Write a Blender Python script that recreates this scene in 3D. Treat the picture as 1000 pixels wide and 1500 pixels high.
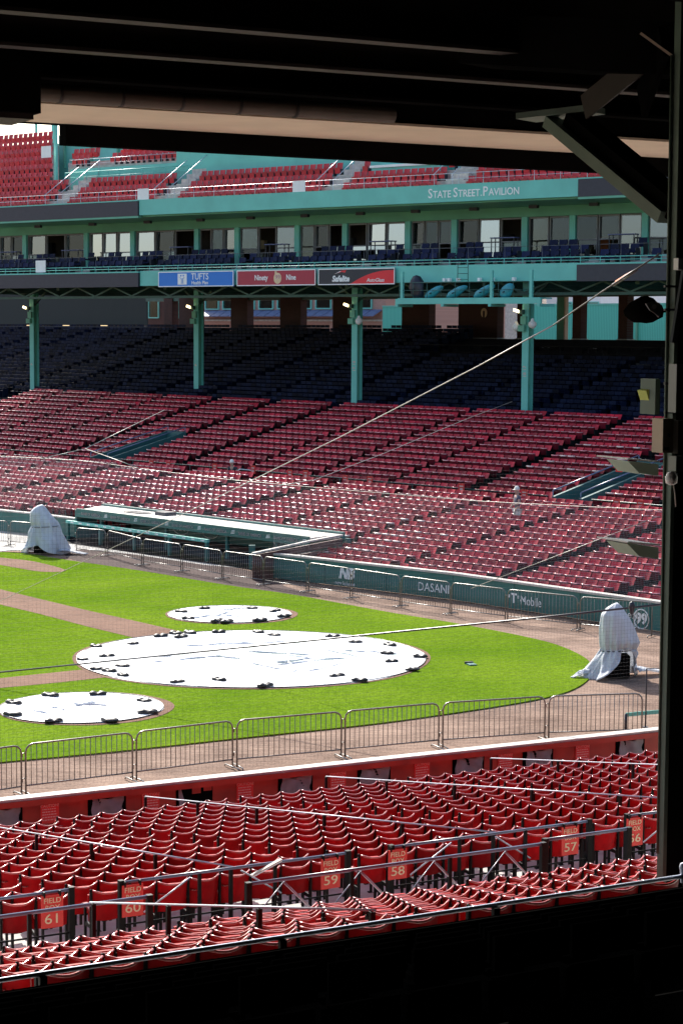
import bpy, math, random
from mathutils import Vector, Matrix
random.seed(7)
for o in list(bpy.data.objects): bpy.data.objects.remove(o)
scn = bpy.context.scene
COL = scn.collection
R = math.radians

# ---------------------------------------------------------------- camera
F_PX, EYE = 2900.0, 9.1                    # focal length in pixels of a 1000 px wide frame, eye height over the field
PITCH, ROLL = math.atan(265 / 2900), 0.0063
fwd = Vector((0, math.cos(PITCH), -math.sin(PITCH)))
r0 = Vector((1, 0, 0)); u0 = r0.cross(fwd)
rgt = r0 * math.cos(ROLL) + u0 * math.sin(ROLL)
upv = -r0 * math.sin(ROLL) + u0 * math.cos(ROLL)
cam = bpy.data.objects.new('camera', bpy.data.cameras.new('camera'))
COL.objects.link(cam)
cam.matrix_world = Matrix(((rgt.x, upv.x, -fwd.x, 0), (rgt.y, upv.y, -fwd.y, 0), (rgt.z, upv.z, -fwd.z, EYE), (0, 0, 0, 1)))
cam.data.sensor_fit = 'HORIZONTAL'; cam.data.sensor_width = 36; cam.data.lens = 36 * F_PX / 1000
cam.data.clip_start = 0.1; cam.data.clip_end = 3000
scn.camera = cam

# ---------------------------------------------------------------- light
SUN_AZ, SUN_EL = R(-19), R(35)             # azimuth measured from +Y towards +X
world = bpy.data.worlds.new('World'); scn.world = world; world.use_nodes = True
wn = world.node_tree.nodes; wl = world.node_tree.links
sky = wn.new('ShaderNodeTexSky'); sky.sky_type = 'NISHITA'; sky.sun_disc = False
sky.sun_elevation = SUN_EL; sky.sun_rotation = SUN_AZ; sky.dust_density = 2.0; sky.ozone_density = 1.0
wl.new(sky.outputs[0], wn['Background'].inputs[0]); wn['Background'].inputs[1].default_value = 0.15
sd = bpy.data.lights.new('sun', 'SUN'); sd.energy = 5.0; sd.angle = R(0.5); sd.color = (1.0, 0.95, 0.87)
sun = bpy.data.objects.new('sun', sd); COL.objects.link(sun)
to_sun = Vector((math.sin(SUN_AZ) * math.cos(SUN_EL), math.cos(SUN_AZ) * math.cos(SUN_EL), math.sin(SUN_EL)))
sun.rotation_euler = to_sun.to_track_quat('Z', 'Y').to_euler(); sun.location = (-30, 60, 60)
scn.view_settings.view_transform = 'Standard'; scn.view_settings.look = 'None'
scn.view_settings.exposure = 0.83; scn.view_settings.gamma = 1.0

# ---------------------------------------------------------------- geometry helpers
def ray(x, y): return fwd + rgt * ((x - 500) / F_PX) + upv * ((750 - y) / F_PX)
E0 = Vector((0, 0, EYE))
def gp(x, y, z=0.0):                        # point at height z seen at a picture position
    d = ray(x, y); return E0 + d * ((z - EYE) / d.z)
def dp(x, y, Y):                            # point at depth Y
    d = ray(x, y); return E0 + d * (Y / d.y)
def proj(p):
    v = Vector(p) - E0; w = v.dot(fwd); return 500 + F_PX * v.dot(rgt) / w, 750 - F_PX * v.dot(upv) / w

class Frame:                                # local axes: x along, y inwards/away, z up
    def __init__(s, o, deg):
        s.o = Vector((o[0], o[1], 0)); s.rz = R(deg)
        s.x = Vector((math.cos(s.rz), math.sin(s.rz), 0)); s.y = Vector((-math.sin(s.rz), math.cos(s.rz), 0))
    def w(s, x, y, z=0.0): return s.o + s.x * x + s.y * y + Vector((0, 0, z))
    def l(s, p): q = Vector(p) - s.o; return Vector((q.dot(s.x), q.dot(s.y), p[2]))
    def hit(s, px, py, y):                  # where the line of sight crosses the plane at local y
        d = ray(px, py); k = (y - (E0 - s.o).dot(s.y)) / d.dot(s.y); return s.l(E0 + d * k)

class MB:
    def __init__(s): s.v = []; s.f = []; s.sm = []
    def add(s, vs, fs, M=None, smooth=False):
        b = len(s.v)
        s.v += [tuple(M @ Vector(p)) for p in vs] if M is not None else [tuple(p) for p in vs]
        s.f += [tuple(i + b for i in f) for f in fs]; s.sm += [smooth] * len(fs); return s
    def merge(s, o, M=None):
        b = len(s.v)
        s.v += [tuple(M @ Vector(p)) for p in o.v] if M is not None else o.v
        s.f += [tuple(i + b for i in f) for f in o.f]; s.sm += o.sm; return s
    def box(s, x0, x1, y0, y1, z0, z1, M=None):
        return s.add([(x, y, z) for z in (z0, z1) for y in (y0, y1) for x in (x0, x1)],
                     [(0, 2, 3, 1), (4, 5, 7, 6), (0, 1, 5, 4), (2, 6, 7, 3), (0, 4, 6, 2), (1, 3, 7, 5)], M)
    def beam(s, p, q, w, h, up=(0, 0, 1)):  # a bar between two points
        p, q = Vector(p), Vector(q); d = q - p; L = d.length; d.normalize()
        x = d.cross(Vector(up)); x = x.normalized() if x.length > 1e-6 else Vector((1, 0, 0)); z = x.cross(d)
        M = Matrix(((x.x, d.x, z.x, p.x), (x.y, d.y, z.y, p.y), (x.z, d.z, z.z, p.z), (0, 0, 0, 1)))
        return s.box(-w / 2, w / 2, 0, L, -h / 2, h / 2, M)
    def tube(s, pts, r, n=6, close=False, cap=True):
        pts = [Vector(p) for p in pts]; m = len(pts); rs = r if isinstance(r, (list, tuple)) else [r] * m
        vs = []; ref = None
        for i, p in enumerate(pts):
            a = pts[(i - 1) % m] if (i > 0 or close) else p; b = pts[(i + 1) % m] if (i < m - 1 or close) else p
            d = (b - a).normalized()
            if ref is None: ref = d.orthogonal().normalized()
            ref = (ref - d * ref.dot(d)).normalized(); bi = d.cross(ref)
            vs += [p + (ref * math.cos(2 * math.pi * k / n) + bi * math.sin(2 * math.pi * k / n)) * rs[i] for k in range(n)]
        fs = []
        for i in range(m if close else m - 1):
            j = (i + 1) % m
            fs += [(i * n + k, i * n + (k + 1) % n, j * n + (k + 1) % n, j * n + k) for k in range(n)]
        s.add(vs, fs, smooth=n > 4)
        if cap and not close:
            b = len(s.v) - len(vs)
            s.f += [tuple(b + k for k in reversed(range(n))), tuple(b + (m - 1) * n + k for k in range(n))]; s.sm += [False, False]
        return s
    def prism(s, poly, z0, z1, M=None):     # polygon in xy pulled up
        n = len(poly)
        return s.add([(x, y, z0) for x, y in poly] + [(x, y, z1) for x, y in poly],
                     [tuple(reversed(range(n))), tuple(range(n, 2 * n))] + [(i, (i + 1) % n, n + (i + 1) % n, n + i) for i in range(n)], M)
    def lathe(s, prof, n=16, M=None, smooth=True):
        vs = []; fs = []
        for r, z in prof: vs += [(r * math.cos(2 * math.pi * k / n), r * math.sin(2 * math.pi * k / n), z) for k in range(n)]
        for i in range(len(prof) - 1): fs += [(i * n + k, i * n + (k + 1) % n, (i + 1) * n + (k + 1) % n, (i + 1) * n + k) for k in range(n)]
        return s.add(vs, fs, M, smooth)
    def mesh(s, name, m):
        me = bpy.data.meshes.new(name); me.from_pydata(s.v, [], s.f)
        me.polygons.foreach_set('use_smooth', s.sm)
        if m is not None: me.materials.append(m)
        me.update(); return me
    def build(s, name, m, parent=None): return place(name, s.mesh(name, m), parent)

def place(name, me, parent=None, loc=None, rz=None):
    o = bpy.data.objects.new(name, me); COL.objects.link(o)
    if parent is not None: o.parent = parent
    if loc is not None: o.location = loc
    if rz is not None: o.rotation_euler = (0, 0, rz)
    return o
def tag(o, label, cat=None, group=None, kind=None):
    o['label'] = label
    if cat: o['category'] = cat
    if group: o['group'] = group
    if kind: o['kind'] = kind
    return o
def thing(name, label, cat, loc=(0, 0, 0), rz=0.0, group=None):
    o = bpy.data.objects.new(name, None); COL.objects.link(o); o.empty_display_size = 0.2
    o.location = loc; o.rotation_euler = (0, 0, rz); return tag(o, label, cat, group)
def struct(o, label): return tag(o, label, kind='structure')
ONES = ['zeroth', 'first', 'second', 'third', 'fourth', 'fifth', 'sixth', 'seventh', 'eighth', 'ninth', 'tenth', 'eleventh', 'twelfth',
        'thirteenth', 'fourteenth', 'fifteenth', 'sixteenth', 'seventeenth', 'eighteenth', 'nineteenth']
TENS = {2: ('twenty', 'twentieth'), 3: ('thirty', 'thirtieth'), 4: ('forty', 'fortieth'), 5: ('fifty', 'fiftieth'), 6: ('sixty', 'sixtieth'), 7: ('seventy', 'seventieth'), 8: ('eighty', 'eightieth'), 9: ('ninety', 'ninetieth')}
def nth(n):
    if n < 20: return ONES[n]
    a, b = divmod(n, 10); return TENS[a][1] if b == 0 else TENS[a][0] + '-' + ONES[b]

# ---------------------------------------------------------------- materials
def mat(name, col, rough=0.6, var=0.18, scale=3.0, bump=0.0, bscale=40.0, metal=0.0, spec=0.5, rnd=0.0, trans=0.0, col2=None, detail=4, emit=0.0, thr=None, coat=0.0):
    m = bpy.data.materials.new(name); m.use_nodes = True; nt = m.node_tree; N = nt.nodes; L = nt.links
    b = N['Principled BSDF']; b.inputs['Roughness'].default_value = rough; b.inputs['Metallic'].default_value = metal
    b.inputs['Specular IOR Level'].default_value = spec
    b.inputs['Coat Weight'].default_value = coat; b.inputs['Coat Roughness'].default_value = 0.14
    tc = N.new('ShaderNodeTexCoord')
    nz = N.new('ShaderNodeTexNoise'); nz.inputs['Scale'].default_value = scale; nz.inputs['Detail'].default_value = detail
    L.new(tc.outputs['Object'], nz.inputs['Vector'])
    rp = N.new('ShaderNodeValToRGB'); L.new(nz.outputs['Fac'], rp.inputs[0])
    lo, hi = thr or (0.3, 0.7)
    rp.color_ramp.elements[0].position = lo; rp.color_ramp.elements[1].position = hi
    c2 = col2 or tuple(min(1, c * (1 + var)) for c in col)
    rp.color_ramp.elements[0].color = (*(col if col2 else tuple(c * (1 - var) for c in col)), 1); rp.color_ramp.elements[1].color = (*c2, 1)
    out = rp.outputs[0]
    if rnd:
        oi = N.new('ShaderNodeObjectInfo'); ge = N.new('ShaderNodeNewGeometry')
        ad = N.new('ShaderNodeMath'); ad.operation = 'ADD'; L.new(oi.outputs['Random'], ad.inputs[0]); L.new(ge.outputs['Random Per Island'], ad.inputs[1])
        fr = N.new('ShaderNodeMath'); fr.operation = 'FRACT'; L.new(ad.outputs[0], fr.inputs[0])
        mr = N.new('ShaderNodeMapRange'); mr.inputs[3].default_value = 1 - rnd; mr.inputs[4].default_value = 1 + rnd; L.new(fr.outputs[0], mr.inputs[0])
        hs = N.new('ShaderNodeHueSaturation'); L.new(out, hs.inputs['Color']); L.new(mr.outputs[0], hs.inputs['Value']); out = hs.outputs[0]
    L.new(out, b.inputs['Base Color'])
    if bump:
        n2 = N.new('ShaderNodeTexNoise'); n2.inputs['Scale'].default_value = bscale; n2.inputs['Detail'].default_value = 3
        L.new(tc.outputs['Object'], n2.inputs['Vector'])
        bp = N.new('ShaderNodeBump'); bp.inputs['Strength'].default_value = bump; bp.inputs['Distance'].default_value = 0.02
        L.new(n2.outputs['Fac'], bp.inputs['Height']); L.new(bp.outputs[0], b.inputs['Normal'])
    if trans:
        t = N.new('ShaderNodeBsdfTranslucent'); L.new(out, t.inputs['Color']); mx = N.new('ShaderNodeMixShader'); mx.inputs[0].default_value = trans
        L.new(b.outputs[0], mx.inputs[1]); L.new(t.outputs[0], mx.inputs[2]); L.new(mx.outputs[0], N['Material Output'].inputs['Surface'])
    if emit:
        L.new(out, b.inputs['Emission Color']); b.inputs['Emission Strength'].default_value = emit
    return m

M = {}
M['red'] = mat('red_plastic', (0.40, 0.005, 0.010), 0.5, 0.25, 6, rnd=0.40, trans=0.16, spec=0.12)
M['rim'] = mat('glossy_glint_rim', (0.55, 0.08, 0.08), 0.20, 0.3, 12, coat=0.8, spec=0.8)  # paler than the seat red, so sun glints sit in the rim colour
M['rim_far'] = mat('glint_seat_lip', (0.62, 0.20, 0.22), 0.20, 0.3, 5, spec=1.0, rnd=0.4, coat=0.5)  # pale lip colour stands for the sun line on the folded pans
M['rim_glare'] = mat('glare_seat_lip', (0.7, 0.45, 0.42), 0.22, 0.2, 5, spec=1.0, coat=1.0)  # paler, thicker lips put the sun glare into colour and shape
M['teal_mid'] = mat('shaded_teal_paint', (0.03, 0.115, 0.115), 0.5, 0.1, 1)  # darker copy of the teal, with the shade over the ramps in its colour
M['floor_dark'] = mat('shaded_terrace_floor', (0.012, 0.011, 0.014), 0.9, 0.3, 2, spec=0.1)  # near-black concrete, with the shade between the far seats in its colour
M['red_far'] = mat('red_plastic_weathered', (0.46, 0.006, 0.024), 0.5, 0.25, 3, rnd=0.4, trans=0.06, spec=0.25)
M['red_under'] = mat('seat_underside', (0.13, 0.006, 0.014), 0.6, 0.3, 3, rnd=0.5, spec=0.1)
M['red_pav'] = mat('red_plastic_new', (0.55, 0.02, 0.03), 0.4, 0.2, 3, rnd=0.15, trans=0.1)
M['navy'] = mat('navy_seat', (0.007, 0.012, 0.050), 0.5, 0.2, 3, rnd=0.4, spec=0.15)
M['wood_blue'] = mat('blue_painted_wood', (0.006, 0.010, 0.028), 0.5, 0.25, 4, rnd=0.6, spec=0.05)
M['iron'] = mat('black_iron', (0.008, 0.008, 0.009), 0.6, 0.2, 8, spec=0.15)
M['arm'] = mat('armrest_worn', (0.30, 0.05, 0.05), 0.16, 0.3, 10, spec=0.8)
M['rail'] = mat('blue_grey_pipe', (0.16, 0.20, 0.31), 0.30, 0.15, 5)
M['railw'] = mat('galvanised_pipe', (0.42, 0.45, 0.54), 0.36, 0.12, 5, metal=0.15)
M['steel'] = mat('barrier_steel', (0.22, 0.21, 0.20), 0.38, 0.2, 12, metal=0.75)
M['teal'] = mat('teal_paint', (0.155, 0.55, 0.475), 0.45, 0.10, 0.7)
M['teal_in'] = mat('green_paint', (0.13, 0.40, 0.29), 0.5, 0.12, 0.7)
M['teal_dark'] = mat('dark_green_paint', (0.02, 0.135, 0.125), 0.42, 0.12, 1.2, bump=0.05, bscale=6)
M['green_dim'] = mat('green_steel', (0.035, 0.10, 0.08), 0.5, 0.2, 2)
M['charcoal'] = mat('charcoal_board', (0.035, 0.033, 0.048), 0.5, 0.1, 6)
M['concrete'] = mat('concrete', (0.42, 0.40, 0.37), 0.85, 0.22, 2.5, bump=0.2, bscale=30, detail=8)
M['conc_dark'] = mat('stained_concrete', (0.10, 0.095, 0.095), 0.85, 0.3, 2.0, bump=0.2, bscale=30, detail=8)
M['cap'] = mat('painted_concrete_cap', (0.52, 0.47, 0.43), 0.7, 0.2, 4, detail=8)
M['redwall'] = mat('red_painted_wall', (0.40, 0.035, 0.018), 0.55, 0.3, 2.2, detail=8)
M['redsign'] = mat('red_sign', (0.75, 0.03, 0.025), 0.4, 0.06, 4, trans=0.0)
M['white'] = mat('white_paint', (0.90, 0.90, 0.89), 0.5, 0.04, 4)
M['pink_text'] = mat('faded_lettering', (0.80, 0.45, 0.40), 0.6, 0.1, 20)
M['cream_text'] = mat('cream_lettering', (0.85, 0.74, 0.52), 0.6, 0.05, 20)
M['tarp'] = mat('white_tarp', (0.80, 0.81, 0.82), 0.45, 0.05, 1.2, bump=0.25, bscale=2.5)
M['cloth'] = mat('white_cover_fabric', (0.74, 0.76, 0.80), 0.6, 0.08, 3, trans=0.38, bump=0.3, bscale=8)
M['cloth_grey'] = mat('grey_cover_cloth', (0.50, 0.46, 0.46), 0.7, 0.15, 6, trans=0.5, bump=0.3, bscale=14)
M['black'] = mat('black_vinyl', (0.010, 0.010, 0.011), 0.42, 0.4, 15)
M['void'] = mat('black_and_deep_shade', (0.005, 0.005, 0.005), 0.9, 0.3, 2, spec=0.0)  # near-black, so the deep shade under the near roof sits in the colour
M['beige'] = mat('beige_paint', (0.62, 0.50, 0.38), 0.7, 0.08, 1.5)
M['brownsteel'] = mat('brown_primer_steel', (0.026, 0.018, 0.016), 0.7, 0.2, 3)
M['olive'] = mat('olive_green_steel', (0.10, 0.145, 0.115), 0.55, 0.2, 3)
M['brick'] = None
M['blue_sign'] = mat('blue_sign', (0.012, 0.19, 0.66), 0.4, 0.03, 1)
M['crimson_sign'] = mat('crimson_sign', (0.42, 0.025, 0.055), 0.4, 0.03, 1)
M['ink'] = mat('dark_ink', (0.02, 0.021, 0.035), 0.4, 0.05, 1)
M['bright_red'] = mat('bright_red_sign', (0.80, 0.02, 0.035), 0.4, 0.03, 1)
M['tan'] = mat('tan_print', (0.75, 0.55, 0.33), 0.5, 0.05, 3)
def glass_material(name, refl, tint):
    m = bpy.data.materials.new(name); m.use_nodes = True; N = m.node_tree.nodes; L = m.node_tree.links
    t = N.new('ShaderNodeBsdfTransparent'); t.inputs[0].default_value = (*tint, 1); g_ = N.new('ShaderNodeBsdfGlossy'); g_.inputs['Roughness'].default_value = 0.02; g_.inputs[0].default_value = (0.95, 0.97, 1, 1)
    fr = N.new('ShaderNodeFresnel'); fr.inputs[0].default_value = 1.5; ad = N.new('ShaderNodeMath'); ad.operation = 'ADD'; ad.inputs[1].default_value = refl; L.new(fr.outputs[0], ad.inputs[0])
    x = N.new('ShaderNodeMixShader'); L.new(ad.outputs[0], x.inputs[0]); L.new(t.outputs[0], x.inputs[1]); L.new(g_.outputs[0], x.inputs[2]); L.new(x.outputs[0], N['Material Output'].inputs[0]); return m
M['glass'] = glass_material('window_glass', 0.0, (0.6, 0.65, 0.65))
M['glass_mid'] = glass_material('half_mirror_glass', 0.14, (0.5, 0.53, 0.53))  # raised mirror share builds extra reflection into some panes
M['tray'] = mat('pale_green_tray', (0.42, 0.55, 0.45), 0.6, 0.08, 4)  # lightened colour stands for sun on the trays, which the roof blocks
M['glass_mirror'] = glass_material('bright_mirror_glass', 0.42, (0.3, 0.33, 0.33))  # strong mirror share builds bright reflections into chosen panes
M['winframe'] = mat('window_frame_metal', (0.16, 0.16, 0.17), 0.4, 0.1, 4, metal=0.4)
M['interior'] = mat('suite_interior', (0.11, 0.08, 0.065), 0.8, 0.4, 0.8)
M['blue_top'] = mat('blue_table_top', (0.06, 0.08, 0.22), 0.35, 0.1, 3)
M['net'] = mat('grey_net_cord', (0.40, 0.38, 0.42), 0.7, 0.1, 1)
M['net_dark'] = mat('dark_net_cord', (0.05, 0.05, 0.055), 0.7, 0.1, 1)
M['rope'] = mat('steel_cable', (0.30, 0.27, 0.25), 0.45, 0.15, 3, metal=0.3)
M['lamp'] = mat('lit_flood_lens', (1.0, 0.80, 0.45), 0.4, 0.02, 1, emit=3.0)
M['asphalt'] = mat('asphalt', (0.05, 0.05, 0.052), 0.9, 0.2, 1.5)
M['roofwhite'] = mat('dugout_roof_coating', (0.60, 0.56, 0.50), 0.75, 0.3, 0.9, detail=8)
M['skin'] = mat('skin', (0.55, 0.32, 0.24), 0.55, 0.05, 8)
M['hairw'] = mat('pale_cap', (0.85, 0.82, 0.75), 0.7, 0.05, 8)
M['shirt'] = None
M['slate'] = mat('slate_cloth', (0.03, 0.04, 0.05), 0.8, 0.2, 8)
M['whitecloth'] = mat('cream_trousers', (0.70, 0.66, 0.58), 0.8, 0.08, 8)
M['yellow'] = mat('lime_panel', (0.55, 0.62, 0.12), 0.5, 0.05, 4)
M['bagcover'] = mat('teal_vinyl_cover', (0.05, 0.33, 0.40), 0.35, 0.15, 4, bump=0.4, bscale=9)
M['orange'] = mat('orange_cloth', (0.6, 0.14, 0.03), 0.6, 0.1, 4)
M['bluestripe'] = mat('blue_awning', (0.09, 0.13, 0.26), 0.6, 0.15, 3)

def coords(N, L, kind='Object'):
    return N.new('ShaderNodeTexCoord').outputs[kind]
def grass_material():
    m = bpy.data.materials.new('turf'); m.use_nodes = True; N = m.node_tree.nodes; L = m.node_tree.links; b = N['Principled BSDF']
    tc = coords(N, L)
    def noise(sc, d=5, stretch=None):
        n = N.new('ShaderNodeTexNoise'); n.inputs['Scale'].default_value = sc; n.inputs['Detail'].default_value = d
        if stretch:
            mp = N.new('ShaderNodeMapping'); mp.inputs['Scale'].default_value = stretch; L.new(tc, mp.inputs[0]); L.new(mp.outputs[0], n.inputs['Vector'])
        else: L.new(tc, n.inputs['Vector'])
        return n.outputs['Fac']
    def ramp(f, a, c0, z, c1):
        r = N.new('ShaderNodeValToRGB'); L.new(f, r.inputs[0]); r.color_ramp.elements[0].position = a; r.color_ramp.elements[1].position = z
        r.color_ramp.elements[0].color = (*c0, 1); r.color_ramp.elements[1].color = (*c1, 1); return r.outputs[0]
    def mul(a, c, f=1.0):
        x = N.new('ShaderNodeMix'); x.data_type = 'RGBA'; x.blend_type = 'MULTIPLY'; x.inputs[0].default_value = f; L.new(a, x.inputs[6]); L.new(c, x.inputs[7]); return x.outputs[2]
    base = ramp(noise(0.22, 7), 0.3, (0.098, 0.186, 0.011), 0.7, (0.160, 0.250, 0.020))
    fine = ramp(noise(9, 6), 0.35, (0.74, 0.77, 0.7), 0.65, (1.12, 1.1, 1.1))
    blade = ramp(noise(16, 4, (3, 0.45, 1)), 0.3, (0.72, 0.74, 0.7), 0.7, (1.12, 1.1, 1.1))
    L.new(mul(mul(base, fine), blade), b.inputs['Base Color']); b.inputs['Roughness'].default_value = 0.75; b.inputs['Specular IOR Level'].default_value = 0.0
    bp = N.new('ShaderNodeBump'); bp.inputs['Strength'].default_value = 0.5; bp.inputs['Distance'].default_value = 0.03; L.new(noise(35, 4), bp.inputs['Height']); L.new(bp.outputs[0], b.inputs['Normal'])
    return m
def dirt_material(name, c0, c1, stripe=True):
    m = bpy.data.materials.new(name); m.use_nodes = True; N = m.node_tree.nodes; L = m.node_tree.links; b = N['Principled BSDF']
    tc = coords(N, L)
    n1 = N.new('ShaderNodeTexNoise'); n1.inputs['Scale'].default_value = 0.35; n1.inputs['Detail'].default_value = 8; n1.inputs['Roughness'].default_value = 0.7; L.new(tc, n1.inputs['Vector'])
    mp = N.new('ShaderNodeMapping'); mp.inputs['Rotation'].default_value = (0, 0, R(-24)); mp.inputs['Scale'].default_value = (0.5, 5, 1); L.new(tc, mp.inputs[0])
    n2 = N.new('ShaderNodeTexNoise'); n2.inputs['Scale'].default_value = 1.6; n2.inputs['Detail'].default_value = 8; n2.inputs['Roughness'].default_value = 0.75; L.new(mp.outputs[0], n2.inputs['Vector'])
    n3 = N.new('ShaderNodeTexNoise'); n3.inputs['Scale'].default_value = 14; n3.inputs['Detail'].default_value = 6; n3.inputs['Roughness'].default_value = 0.8; L.new(tc, n3.inputs['Vector'])
    ad = N.new('ShaderNodeMath'); ad.operation = 'ADD'; L.new(n1.outputs[0], ad.inputs[0]); L.new(n2.outputs[0], ad.inputs[1])
    ad2 = N.new('ShaderNodeMath'); ad2.operation = 'ADD'; L.new(ad.outputs[0], ad2.inputs[0]); L.new(n3.outputs[0], ad2.inputs[1])
    dv = N.new('ShaderNodeMath'); dv.operation = 'MULTIPLY'; dv.inputs[1].default_value = 1 / 3; L.new(ad2.outputs[0], dv.inputs[0])
    r = N.new('ShaderNodeValToRGB'); L.new(dv.outputs[0], r.inputs[0]); r.color_ramp.elements[0].position = 0.42; r.color_ramp.elements[1].position = 0.58
    r.color_ramp.elements[0].color = (*c0, 1); r.color_ramp.elements[1].color = (*c1, 1)
    L.new(r.outputs[0], b.inputs['Base Color']); b.inputs['Roughness'].default_value = 0.95; b.inputs['Specular IOR Level'].default_value = 0.1
    bp = N.new('ShaderNodeBump'); bp.inputs['Strength'].default_value = 0.6; bp.inputs['Distance'].default_value = 0.04; L.new(dv.outputs[0], bp.inputs['Height']); L.new(bp.outputs[0], b.inputs['Normal'])
    return m
def brick_material(name, c0, c1, mortar, scale=1.0):
    m = bpy.data.materials.new(name); m.use_nodes = True; N = m.node_tree.nodes; L = m.node_tree.links; b = N['Principled BSDF']
    tc = coords(N, L); mp = N.new('ShaderNodeMapping'); mp.inputs['Rotation'].default_value = (R(90), 0, 0); L.new(tc, mp.inputs[0])
    k = N.new('ShaderNodeTexBrick'); k.inputs['Scale'].default_value = scale; k.inputs['Brick Width'].default_value = 0.22; k.inputs['Row Height'].default_value = 0.075
    k.inputs['Mortar Size'].default_value = 0.008; k.inputs['Color1'].default_value = (*c0, 1); k.inputs['Color2'].default_value = (*c1, 1); k.inputs['Mortar'].default_value = (*mortar, 1)
    L.new(mp.outputs[0], k.inputs['Vector']); L.new(k.outputs['Color'], b.inputs['Base Color']); b.inputs['Roughness'].default_value = 0.85
    return m
def stripe_material(name, c0, c1, freq, axis='Z', kind='Object', rough=0.8):
    m = bpy.data.materials.new(name); m.use_nodes = True; N = m.node_tree.nodes; L = m.node_tree.links; b = N['Principled BSDF']
    w = N.new('ShaderNodeTexWave'); w.wave_type = 'BANDS'; w.bands_direction = axis; w.inputs['Scale'].default_value = freq; w.inputs['Distortion'].default_value = 0.3
    L.new(coords(N, L, kind), w.inputs['Vector']); r = N.new('ShaderNodeValToRGB'); L.new(w.outputs['Fac'], r.inputs[0])
    r.color_ramp.elements[0].position = 0.4; r.color_ramp.elements[1].position = 0.6; r.color_ramp.elements[0].color = (*c0, 1); r.color_ramp.elements[1].color = (*c1, 1)
    L.new(r.outputs[0], b.inputs['Base Color']); b.inputs['Roughness'].default_value = rough; return m
M['grass'] = grass_material()
M['dirt'] = dirt_material('warning_track_dirt', (0.100, 0.060, 0.044), (0.350, 0.240, 0.182))
M['clay'] = dirt_material('red_clay', (0.125, 0.068, 0.045), (0.25, 0.142, 0.10))
M['dirt_dark'] = dirt_material('dark_dirt', (0.050, 0.034, 0.032), (0.11, 0.075, 0.068))  # darker dirt for the patch in front of the dugout
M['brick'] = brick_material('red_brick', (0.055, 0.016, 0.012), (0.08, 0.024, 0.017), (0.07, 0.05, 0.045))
M['brick_pale'] = brick_material('pale_brick', (0.42, 0.19, 0.15), (0.50, 0.24, 0.19), (0.45, 0.36, 0.32))  # pale pinkish brick for the building with awnings
M['shirt'] = stripe_material('striped_shirt', (0.05, 0.055, 0.09), (0.16, 0.16, 0.22), 12)
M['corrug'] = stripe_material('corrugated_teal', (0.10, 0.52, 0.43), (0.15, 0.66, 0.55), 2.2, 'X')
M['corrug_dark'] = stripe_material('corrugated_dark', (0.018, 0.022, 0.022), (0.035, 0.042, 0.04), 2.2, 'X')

# lettering
def text(s, size, m, parent, loc, rot=(R(90), 0, 0), align='CENTER', name='lettering', sx=1.0, shear=0.0, ext=0.004, bold=0.0):
    c = bpy.data.curves.new('t', 'FONT'); c.body = s; c.size = size; c.align_x = align; c.align_y = 'CENTER'; c.extrude = ext; c.shear = shear; c.offset = bold; c.resolution_u = 3
    t = bpy.data.objects.new('t', c); COL.objects.link(t); bpy.context.view_layer.update()
    me = bpy.data.meshes.new_from_object(t.evaluated_get(bpy.context.evaluated_depsgraph_get())); me.name = name
    bpy.data.objects.remove(t); bpy.data.curves.remove(c)
    me.materials.clear(); me.materials.append(m)
    o = place(name, me, parent, loc); o.rotation_euler = rot; o.scale = (sx, 1, 1); return o

# ================================================================ SETTING
NEAR = Frame((-5.9, 33.79), 27.736)        # near stand: x along the near wall, y towards the field
FAR = Frame((3.6, 66.9), -47.0)            # far stand: x along the far wall, y into the stand
def nw(s, t, z): return NEAR.w(s, -t, z)   # t = metres behind the near wall

g = MB(); g.add([(-1500, -600, 0), (1500, -600, 0), (1500, 2400, 0), (-1500, 2400, 0)], [(0, 1, 2, 3)])
struct(g.build('ground', M['dirt']), 'brown dirt of the warning track and foul ground')

def smooth_poly(pts, k=4):                  # Catmull-Rom through an open list
    out = []
    for i in range(len(pts) - 1):
        p0, p1, p2, p3 = pts[max(i - 1, 0)], pts[i], pts[i + 1], pts[min(i + 2, len(pts) - 1)]
        for j in range(k):
            t = j / k
            out.append(tuple(0.5 * (2 * b + (c - a) * t + (2 * a - 5 * b + 4 * c - d) * t * t + (3 * b - a - 3 * c + d) * t ** 3) for a, b, c, d in zip(p0, p1, p2, p3)))
    return out + [pts[-1]]
def sheet(name, pts, z, m, label, thick=0.0):
    b = MB(); pts = [(p[0], p[1]) for p in pts]
    area = sum(pts[i][0] * pts[(i + 1) % len(pts)][1] - pts[(i + 1) % len(pts)][0] * pts[i][1] for i in range(len(pts)))
    if area < 0: pts = pts[::-1]
    if thick: b.prism(pts, z - thick, z)
    else: b.add([(x, y, z) for x, y in pts], [tuple(range(len(pts)))])
    return struct(b.build(name, m), label)
edge = [(-60, 1126), (0, 1119), (170, 1103), (345, 1084), (534, 1064), (646, 1049), (745, 1034), (803, 1023), (836, 1013), (858, 1000), (867, 986), (860, 968), (823, 949), (772, 935), (670, 915), (568, 898), (432, 873), (330, 858), (204, 837), (102, 822), (40, 812), (4, 810)]
ge = smooth_poly([tuple(gp(x, y))[:2] for x, y in edge], 5)
ge += [(-24, 84), (-40, 100), (-80, 90), (-80, 40), (-40, 22)]
sheet('grass', ge, 0.035, M['grass'], 'bright green mown grass around home plate', 0.05)
HOME = Vector((-2.47, 54.52, 0))
u1 = (gp(0, 876) - HOME).normalized(); u3 = (gp(0, 1003) - HOME).normalized()
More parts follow.
